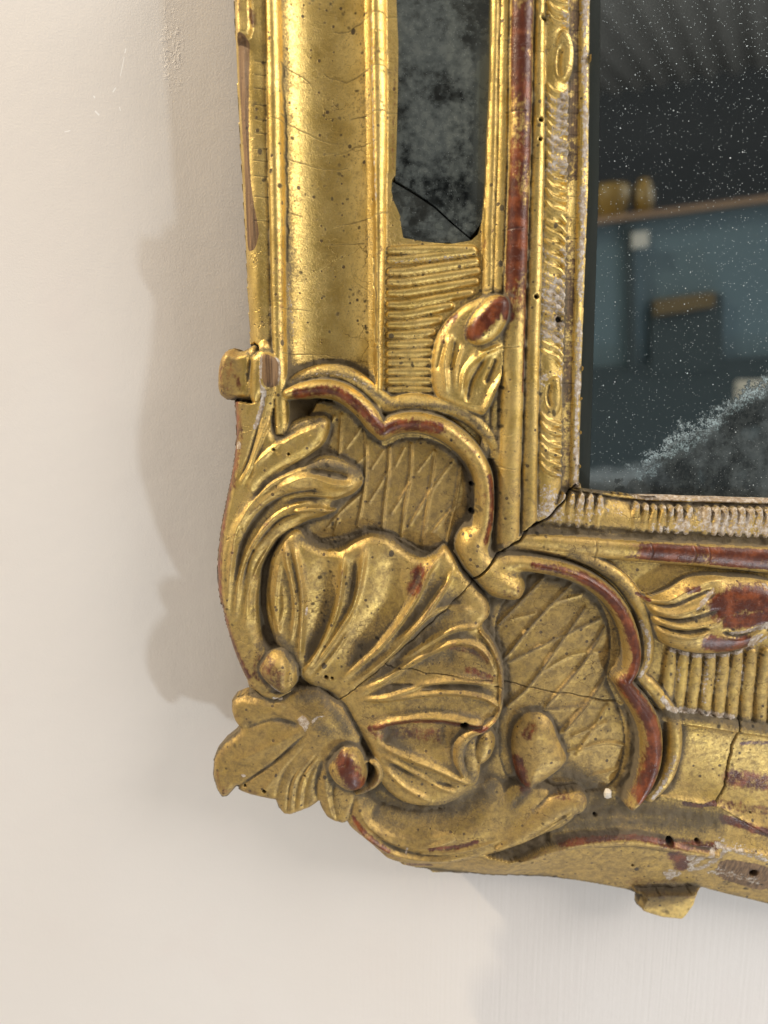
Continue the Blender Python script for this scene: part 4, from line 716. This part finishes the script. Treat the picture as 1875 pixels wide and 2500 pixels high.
def build_part(li):
    jj, ii = np.nonzero(CL == li)
    if len(jj) < 6: return
    a = jj*NX+ii; q = np.stack([a, a+NX, a+NX+1, a+1], 1)
    ids, inv = np.unique(q, return_inverse=True); F = inv.reshape(-1, 4)
    V = pos.reshape(-1, 3)[ids]; N = NRM.reshape(-1, 3)[ids]
    # walls going back from the border, so that every part is a solid piece of wood
    E = np.concatenate([F[:, [0, 1]], F[:, [1, 2]], F[:, [2, 3]], F[:, [3, 0]]]); key = E[:, 0].astype(np.int64)*len(V)+E[:, 1]; rk = E[:, 1].astype(np.int64)*len(V)+E[:, 0]
    be_ = E[~np.isin(key, rk)]
    bid, binv = np.unique(be_, return_inverse=True); be2 = binv.reshape(-1, 2); nb = len(bid); n0 = len(V)
    W1 = V[bid]; W2 = W1.copy(); back = -0.036 if li in (l_lf,) else (-0.022 if NAMES[li] not in ('rib', 'tongue', 'rosette') else -0.036)
    edge_mirror = NAMES[li] == 'sight_edge'
    W2[:, 1] = np.minimum(np.maximum(W1[:, 1], back if not edge_mirror else -0.0335), back if not edge_mirror else -.0335); W2[:, 1] = np.where(W1[:, 1] > W2[:, 1], W1[:, 1], W2[:, 1])
    Vall = np.vstack([V, W1, W2]); SF = np.stack([n0+be2[:, 0], n0+nb+be2[:, 0], n0+nb+be2[:, 1], n0+be2[:, 1]], 1)[:, ::-1]
    Fall = np.vstack([F, SF])
    par = frame if not PARENT[li] else OBJ[PARENT[li]]
    me = mesh_np(NAMES[li], Vall, Fall, True, loc0=ORG)
    nw = np.zeros((nb, 3)); cnt = np.zeros(nb)
    d = Vall[SF[:, 0]]-Vall[SF[:, 3]]; fn = np.stack([-d[:, 2], 0*d[:, 0], d[:, 0]], 1)
    for c in (0, 1): np.add.at(nw, be2[:, c], fn)
    nw /= np.linalg.norm(nw, axis=1, keepdims=True)+1e-12
    # orient the wall normals outwards
    cen = V[F].mean(1); 
    Nall = np.vstack([N, nw, nw])
    for k in MASK:
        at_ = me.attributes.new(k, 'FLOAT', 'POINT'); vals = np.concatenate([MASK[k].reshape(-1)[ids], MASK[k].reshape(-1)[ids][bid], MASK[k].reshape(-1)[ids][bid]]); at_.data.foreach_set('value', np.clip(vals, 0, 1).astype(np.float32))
    if len(me.vertices) == len(Vall):
        lv = np.empty(len(me.loops), np.int32); me.loops.foreach_get('vertex_index', lv)
        Nl = Nall[lv]; wallv = lv >= n0
        pn = np.empty(len(me.polygons)*3); me.polygons.foreach_get('normal', pn); pn = np.repeat(pn.reshape(-1, 3), 4, 0)
        flip = (Nl*pn).sum(1) < 0; Nl = np.where((flip & wallv)[:, None], -Nl, Nl)
        me.normals_split_custom_set(Nl.tolist())
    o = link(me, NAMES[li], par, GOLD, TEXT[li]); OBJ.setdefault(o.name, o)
for li in range(1, len(NAMES)):
    build_part(li)
# ------------------------------------------------------------------ glass
def slab(name, poly, h0, th, m, parent, sub=1, text='', tilt=None):
    X, Z = at(poly[:, 0], poly[:, 1], HREF); n = len(poly)
    y = -np.full(n, h0)/1000
    if tilt is not None: y = y-tilt/1000
    Vt = np.stack([X, y, Z], 1); Vb = Vt.copy(); Vb[:, 1] += th/1000
    me = bpy.data.meshes.new(name); faces = [list(range(n)), list(range(2*n-1, n-1, -1))]+[[i, i+n, (i+1) % n+n, (i+1) % n] for i in range(n)]
    me.from_pydata((np.vstack([Vt, Vb])-np.array(ORG)).tolist(), [], faces); me.update()
    import bmesh
    bm = bmesh.new(); bm.from_mesh(me); bmesh.ops.recalc_face_normals(bm, faces=bm.faces); bmesh.ops.triangulate(bm, faces=[f for f in bm.faces if len(f.verts) > 4]); bm.to_mesh(me); bm.free()
    return link(me, name, parent, m, text)
MIR = mirror_material('foxed_mirror'); BOR = mirror_material('clouded_mirror', True)
# these two materials measure from the mirror's origin
for M_ in (MIR, BOR):
    for nd in list(M_.node_tree.nodes):
        if nd.type == 'TEX_COORD':
            lk = [l for l in M_.node_tree.links if l.from_node == nd]
            add = M_.node_tree.nodes.new('ShaderNodeVectorMath'); add.operation = 'ADD'; add.inputs[1].default_value = ORG
            tos = [l.to_socket for l in lk]
            for l in lk: M_.node_tree.links.remove(l)
            M_.node_tree.links.new(nd.outputs['Object'], add.inputs[0])
            for s_ in tos: M_.node_tree.links.new(add.outputs[0], s_)
bw = 30
il = inner_l[::-1]; 
plate_poly = np.array([(inner_l[-1, 0]+bw, -387), (inner_l[len(inner_l)//2, 0]+bw, inner_l[len(inner_l)//2, 1]), (cpt[0, 0]+bw-2, cpt[0, 1]+20), (2424, 1240), (2424, -387)])
plate = slab('mirror_plate', plate_poly, 36.5, 4, MIR, frame, text='old mirror glass with fine specks and silver loss in its lower corner')
bev_poly = np.array([(inner_l[-1, 0]-14, -387), (inner_l[len(inner_l)//2, 0]-14, inner_l[len(inner_l)//2, 1]), (cpt[0, 0]-14, cpt[0, 1]+20), (cpt[0, 0]+bw-2.2, cpt[0, 1]+20), (inner_l[len(inner_l)//2, 0]+bw-.2, inner_l[len(inner_l)//2, 1]), (inner_l[-1, 0]+bw-.2, -387)])
BEV, nt_ = mat('bevelled_glass'); b_ = NB(nt_); n_ = b_.noise(b_.co((200, 200, 20)), 1, 3)
b_.princ(Base_Color=b_.mix(n_, (0.045, 0.055, 0.052), (0.08, 0.092, 0.086)), Metallic=.25, Roughness=.18)
slab('bevel', bev_poly, 36.5, 3.5, BEV, plate, tilt=np.array([-2.2, -2.2, -2.2, .0, .0, .0]))
bpy.context.view_layer.update()
# narrow border glass: upper pane and a broken corner piece
gl = glass; cA = P('A', [(985, 1040), (1100, 1110), (1215, 1190), (1310, 1280), (1420, 1375)], 43)
def ext(p, c, s): return c+(p-c)*s
cen = np.array([P('A', [(1250, 700)], 43)[0]])
def grid_pane(name, poly, h, th, m, parent, text, haze=None, tilt=None):
    st = 5.0; x0, y0 = poly.min(0); x1, y1 = poly.max(0); gx2 = np.arange(x0-st, x1+2*st, st); gy2 = np.arange(y0-st, y1+2*st, st); X, Y = np.meshgrid(gx2, gy2)
    ins = inside(X, Y, poly); D, qx, qy = dist(X, Y, poly, closed=True, near=True); o_ = ~ins; Xs = np.where(o_ & (D < 8), qx, X); Ys = np.where(o_ & (D < 8), qy, Y)
    nxg = len(gx2); c = ins[:-1, :-1] | ins[1:, :-1] | ins[:-1, 1:] | ins[1:, 1:]; jj, ii = np.nonzero(c); a = jj*nxg+ii; q = np.stack([a, a+nxg, a+nxg+1, a+1], 1); ids, inv = np.unique(q, return_inverse=True); F = inv.reshape(-1, 4)
    XX, ZZ = at(Xs.ravel()[ids], Ys.ravel()[ids], HREF); hh = np.full(len(ids), h)
    if tilt is not None: hh = hh+tilt(Xs.ravel()[ids], Ys.ravel()[ids])
    V = np.stack([XX, -hh/1000, ZZ], 1)
    E = np.concatenate([F[:, [0, 1]], F[:, [1, 2]], F[:, [2, 3]], F[:, [3, 0]]]); key = E[:, 0].astype(np.int64)*len(V)+E[:, 1]; rk = E[:, 1].astype(np.int64)*len(V)+E[:, 0]; be_ = E[~np.isin(key, rk)]
    B = V.copy(); B[:, 1] += th/1000; n = len(V); SF = np.stack([be_[:, 1], be_[:, 1]+n, be_[:, 0]+n, be_[:, 0]], 1)
    me = mesh_np(name, np.vstack([V, B]), np.vstack([F, F[:, ::-1]+n, SF]), False, loc0=ORG)
    at_ = me.attributes.new('haze', 'FLOAT', 'POINT'); hz = haze(Xs.ravel()[ids], Ys.ravel()[ids]) if haze else np.zeros(n); at_.data.foreach_set('value', np.tile(hz, 2).astype(np.float32))
    return link(me, name, parent, m, text)
lx, ly = cA[0]; rx, ry = cA[-1]
def hz_up(x, y): 
    d = (x-(1178-.02*y)); return np.clip(1+d/26, 0, 1)*np.clip((y-60)/80, 0, 1)*np.clip((560-y)/150, 0, 1)
gi = np.array([i for i in range(len(gl))])
big = catmull(gl, 3, True); cline = lambda x: np.interp(x, cA[:, 0], cA[:, 1])
ov = lambda p: p+np.sign(p-cen)*np.array([2.5, 2.5])
up_poly = np.array([q for q in gl if q[1] < cline(q[0])-1 and q[1] > -389]); 
left_pts = gl[1:6]; right_pts = gl[16:23]
up_poly = np.vstack([[(left_pts[0, 0]-3, -387)], left_pts-np.array([3, 0]), cA-np.array([0, 1.5]), right_pts[1:]+np.array([3, 0]), [(right_pts[-1, 0]+3, -387)]])
lo_poly = np.vstack([cA+np.array([0, 4.0]), gl[14:16]+np.array([2, 3]), gl[9:14][::-1]+np.array([-1, 3]), gl[6:9][::-1]-np.array([3, 0])])
grid_pane('border_glass', up_poly, 41.2, 3, BOR, frame, 'clouded narrow strip of border mirror', haze=hz_up)
lc = P('A', [(1250, 1300)], 43)[0]
grid_pane('glass_shard', lo_poly, 40.4, 3, BOR, frame, 'dark broken corner of the border glass', haze=lambda x, y: .9*np.clip(1.5-np.hypot((x-lc[0])/22, (y-lc[1])/14), 0, 1), tilt=lambda x, y: (y-ly)/55.0-1.5)
slab('backing_board', np.vstack([[(gl[1:5, 0].min()-6, -387)], [(gl[5:14, 0].min()-4, gl[12:16, 1].max()+6)], [(gl[16:23, 0].max()+4, gl[12:16, 1].max()+6)], [(gl[16:23, 0].max()+6, -387)]]), 33.5, 4, simple('backing_wood', (.012, .010, .008), (.025, .020, .015), 60, .8), frame)
# ------------------------------------------------------------------ wall
wall_me = bpy.data.meshes.new('wall'); wall_me.from_pydata([(-2, 0, -1.6), (2, 0, -1.6), (2, 0, 1.6), (-2, 0, 1.6), (-2, .1, -1.6), (2, .1, -1.6), (2, .1, 1.6), (-2, .1, 1.6)], [], [(0, 1, 2, 3), (5, 4, 7, 6), (4, 0, 3, 7), (1, 5, 6, 2), (3, 2, 6, 7), (4, 5, 1, 0)])
wall = link(wall_me, 'wall', None, wall_material()); wall['kind'] = 'structure'; wall['label'] = 'cream painted plaster wall with faint brush marks'
# ------------------------------------------------------------------ crumb of gesso lying in the dust
import bmesh
def crumb(k, x, y, h, r):
    bm = bmesh.new(); bmesh.ops.create_icosphere(bm, subdivisions=2, radius=r)
    for v in bm.verts: v.co *= 1+rng.uniform(-.22, .22); v.co.z *= 1.25
    me = bpy.data.meshes.new('plaster_crumb'); bm.to_mesh(me); bm.free()
    p = P(k, [(x, y)], h)[0]; i, j = int((p[0]-U0)/STEP), int((p[1]-V0)/STEP); X, Z = at(p[0], p[1], HREF)
    o = link(me, 'plaster_crumb', None, simple('plaster', (.62, .56, .47), (.78, .74, .66), 400)); o.location = (float(X), -float(H[j, i])/1000-r*.7, float(Z))
    o['label'] = 'small white plaster crumb lying in dust beside the red scroll end'; o['category'] = 'crumb'
crumb('G', 882, 598, 50, .0023)
# ------------------------------------------------------------------ what the glass reflects, standing behind the camera
YM = -36.5/1000
def refl(u, v, dist_):           # place of a thing seen in the glass at (u,v), dist_ metres in front of the glass
    X, Z = at(u, v, -dist_*1000+36.5); return float(X), YM-dist_, float(Z)
def box_between(name, pts, depth, m, parent=None, text='', cat='', dist_=1.6):
    f = [refl(u, v, dist_) for u, v in pts]; b2 = [(x, y-depth, z) for x, y, z in f]; n = len(f)
    me = bpy.data.meshes.new(name); me.from_pydata(f+b2, [], [list(range(n)), list(range(2*n-1, n-1, -1))]+[[i, i+n, (i+1) % n+n, (i+1) % n] for i in range(n)]); me.update()
    bm = bmesh.new(); bm.from_mesh(me); bmesh.ops.recalc_face_normals(bm, faces=bm.faces); bm.to_mesh(me); bm.free()
    o = link(me, name, parent, m)
    if text and cat: o['label'] = text; o['category'] = cat
    elif text: o['label'] = text
    return o
BLUE = simple('blue_grey_paint', (.062, .094, .116), (.082, .118, .142), 3, .5); BROWN = simple('brown_wood', (.15, .085, .05), (.25, .15, .09), 8); DARK = simple('dark_paint_and_shade', (.012, .021, .026), (.022, .032, .038), 4); AMB = simple('amber_glaze', (.15, .085, .010), (.20, .115, .018), 6, .4); PALE = simple('pale_paint', (.34, .31, .28), (.42, .39, .36), 5)
board = box_between('cabinet', [(1330, 562), (2300, 435), (2300, 1500), (1330, 1500)], .30, BLUE, None, 'blue grey painted cabinet with a brown top, seen in the glass', 'cabinet', 1.7)
box_between('top_board', [(1325, 548), (2305, 420), (2305, 434), (1325, 561)], .33, BROWN, board, dist_=1.66)
box_between('opening_shade', [(1590, 735), (1765, 715), (1765, 905), (1590, 915)], .02, DARK, board, dist_=1.67)  # dark slab standing for the shade inside an opening
box_between('lower_shade', [(1335, 905), (2295, 840), (2295, 1490), (1335, 1490)], .02, DARK, board, dist_=1.675)  # dark slab standing for the shaded lower half of the cabinet
box_between('upright', [(1527, 552), (1548, 549), (1555, 900), (1535, 903)], .02, DARK, board, dist_=1.66)
box_between('label_plate', [(1545, 568), (1583, 563), (1583, 602), (1545, 606)], .01, PALE, board, dist_=1.65)
box_between('strip', [(1598, 732), (1745, 712), (1745, 748), (1598, 772)], .01, simple('ochre_label', (.075, .045, .015), (.11, .07, .025), 6), board, dist_=1.655)
def lathe(name, u, v0, v1, ru, dist_, m, label, cat, prof):
    x, y, z0 = refl(u, v1, dist_); _, _, z1 = refl(u, v0, dist_); xr, _, _ = refl(u+ru, v1, dist_); R_ = xr-x; Hh = z1-z0
    V, F = [], []; n = 24
    for (pr, pz) in prof:
        for a in range(n): V.append((pr*R_*math.cos(2*math.pi*a/n), pr*R_*math.sin(2*math.pi*a/n), pz*Hh))
    for i in range(len(prof)-1):
        for a in range(n): F.append((i*n+a, i*n+(a+1) % n, (i+1)*n+(a+1) % n, (i+1)*n+a))
    me = bpy.data.meshes.new(name); me.from_pydata(V, [], F); me.update(); o = link(me, name, None, m); o.location = (x, y, z0); o['label'] = label; o['category'] = cat
    for p in me.polygons: p.use_smooth = True
lathe('amber_bowl', 1490, 455, 540, 42, 1.78, AMB, 'low amber bowl on the cabinet top, seen in the glass beside the frame', 'bowl', [(0, 0), (.55, 0), (.6, .06), (.95, .5), (1, .8), (.96, 1), (.9, .98), (.5, .2), (0, .12)])
lathe('amber_jar', 1568, 438, 528, 24, 1.78, AMB, 'rounded amber jar on the cabinet top, seen in the glass', 'jar', [(0, 0), (.6, 0), (.95, .3), (1, .55), (.75, .85), (.5, .92), (.55, 1), (0, 1)])
lathe('pale_bowl', 1850, 925, 1040, 58, 1.2, PALE, 'pale rounded bowl half hidden by the silver loss in the glass', 'bowl', [(0, 0), (.4, 0), (.8, .25), (1, .6), (1, .9), (.94, .98), (.6, .5), (0, .3)])
# corrugated roof overhead
vp = Vector(refl(1923, 640, 10))-Vector((0, -2*36.5/1000-CAMY, 0)); vp = Vector((vp.x, vp.y, vp.z)).normalized()
camr = Vector((0, 2*YM-CAMY, 0))       # the lens mirrored in the glass
dirv = (Vector(refl(1923, 640, 10))-camr)
mirc = Vector((0, 2*YM-CAMY, 0)); dirv = dirv.normalized()
side = dirv.cross(Vector((0, 0, 1))).normalized(); upv = side.cross(dirv)
Vr, Fr = [], []; ns, nl = 360, 2
for i in range(ns):
    s_ = (i-ns/2)*.02
    hgt_ = .024*math.sin(2*math.pi*s_/.155)
    for t_ in (2.0, 5.2):
        p = dirv*t_+side*s_+upv*(1.35+hgt_)+Vector((0, -.6, 0)); Vr.append(tuple(p))
for i in range(ns-1): Fr.append((2*i, 2*i+1, 2*i+3, 2*i+2))
me = bpy.data.meshes.new('roof'); me.from_pydata(Vr, [], Fr); me.update()
for p in me.polygons: p.use_smooth = True
ro = link(me, 'roof', None, simple('dull_sheet_metal', (.20, .185, .175), (.25, .235, .225), 6, .55)); ro['kind'] = 'structure'
md = ro.modifiers.new('thickness', 'SOLIDIFY'); md.thickness = .002
bk = bpy.data.meshes.new('back_wall'); bk.from_pydata([(-6, -7, -2), (6, -7, -2), (6, -7, 4), (-6, -7, 4)], [], [(0, 1, 2, 3)]); bko = link(bk, 'back_wall', None, simple('dark_wall', (.02, .022, .025), (.035, .035, .04), 2)); bko['kind'] = 'structure'
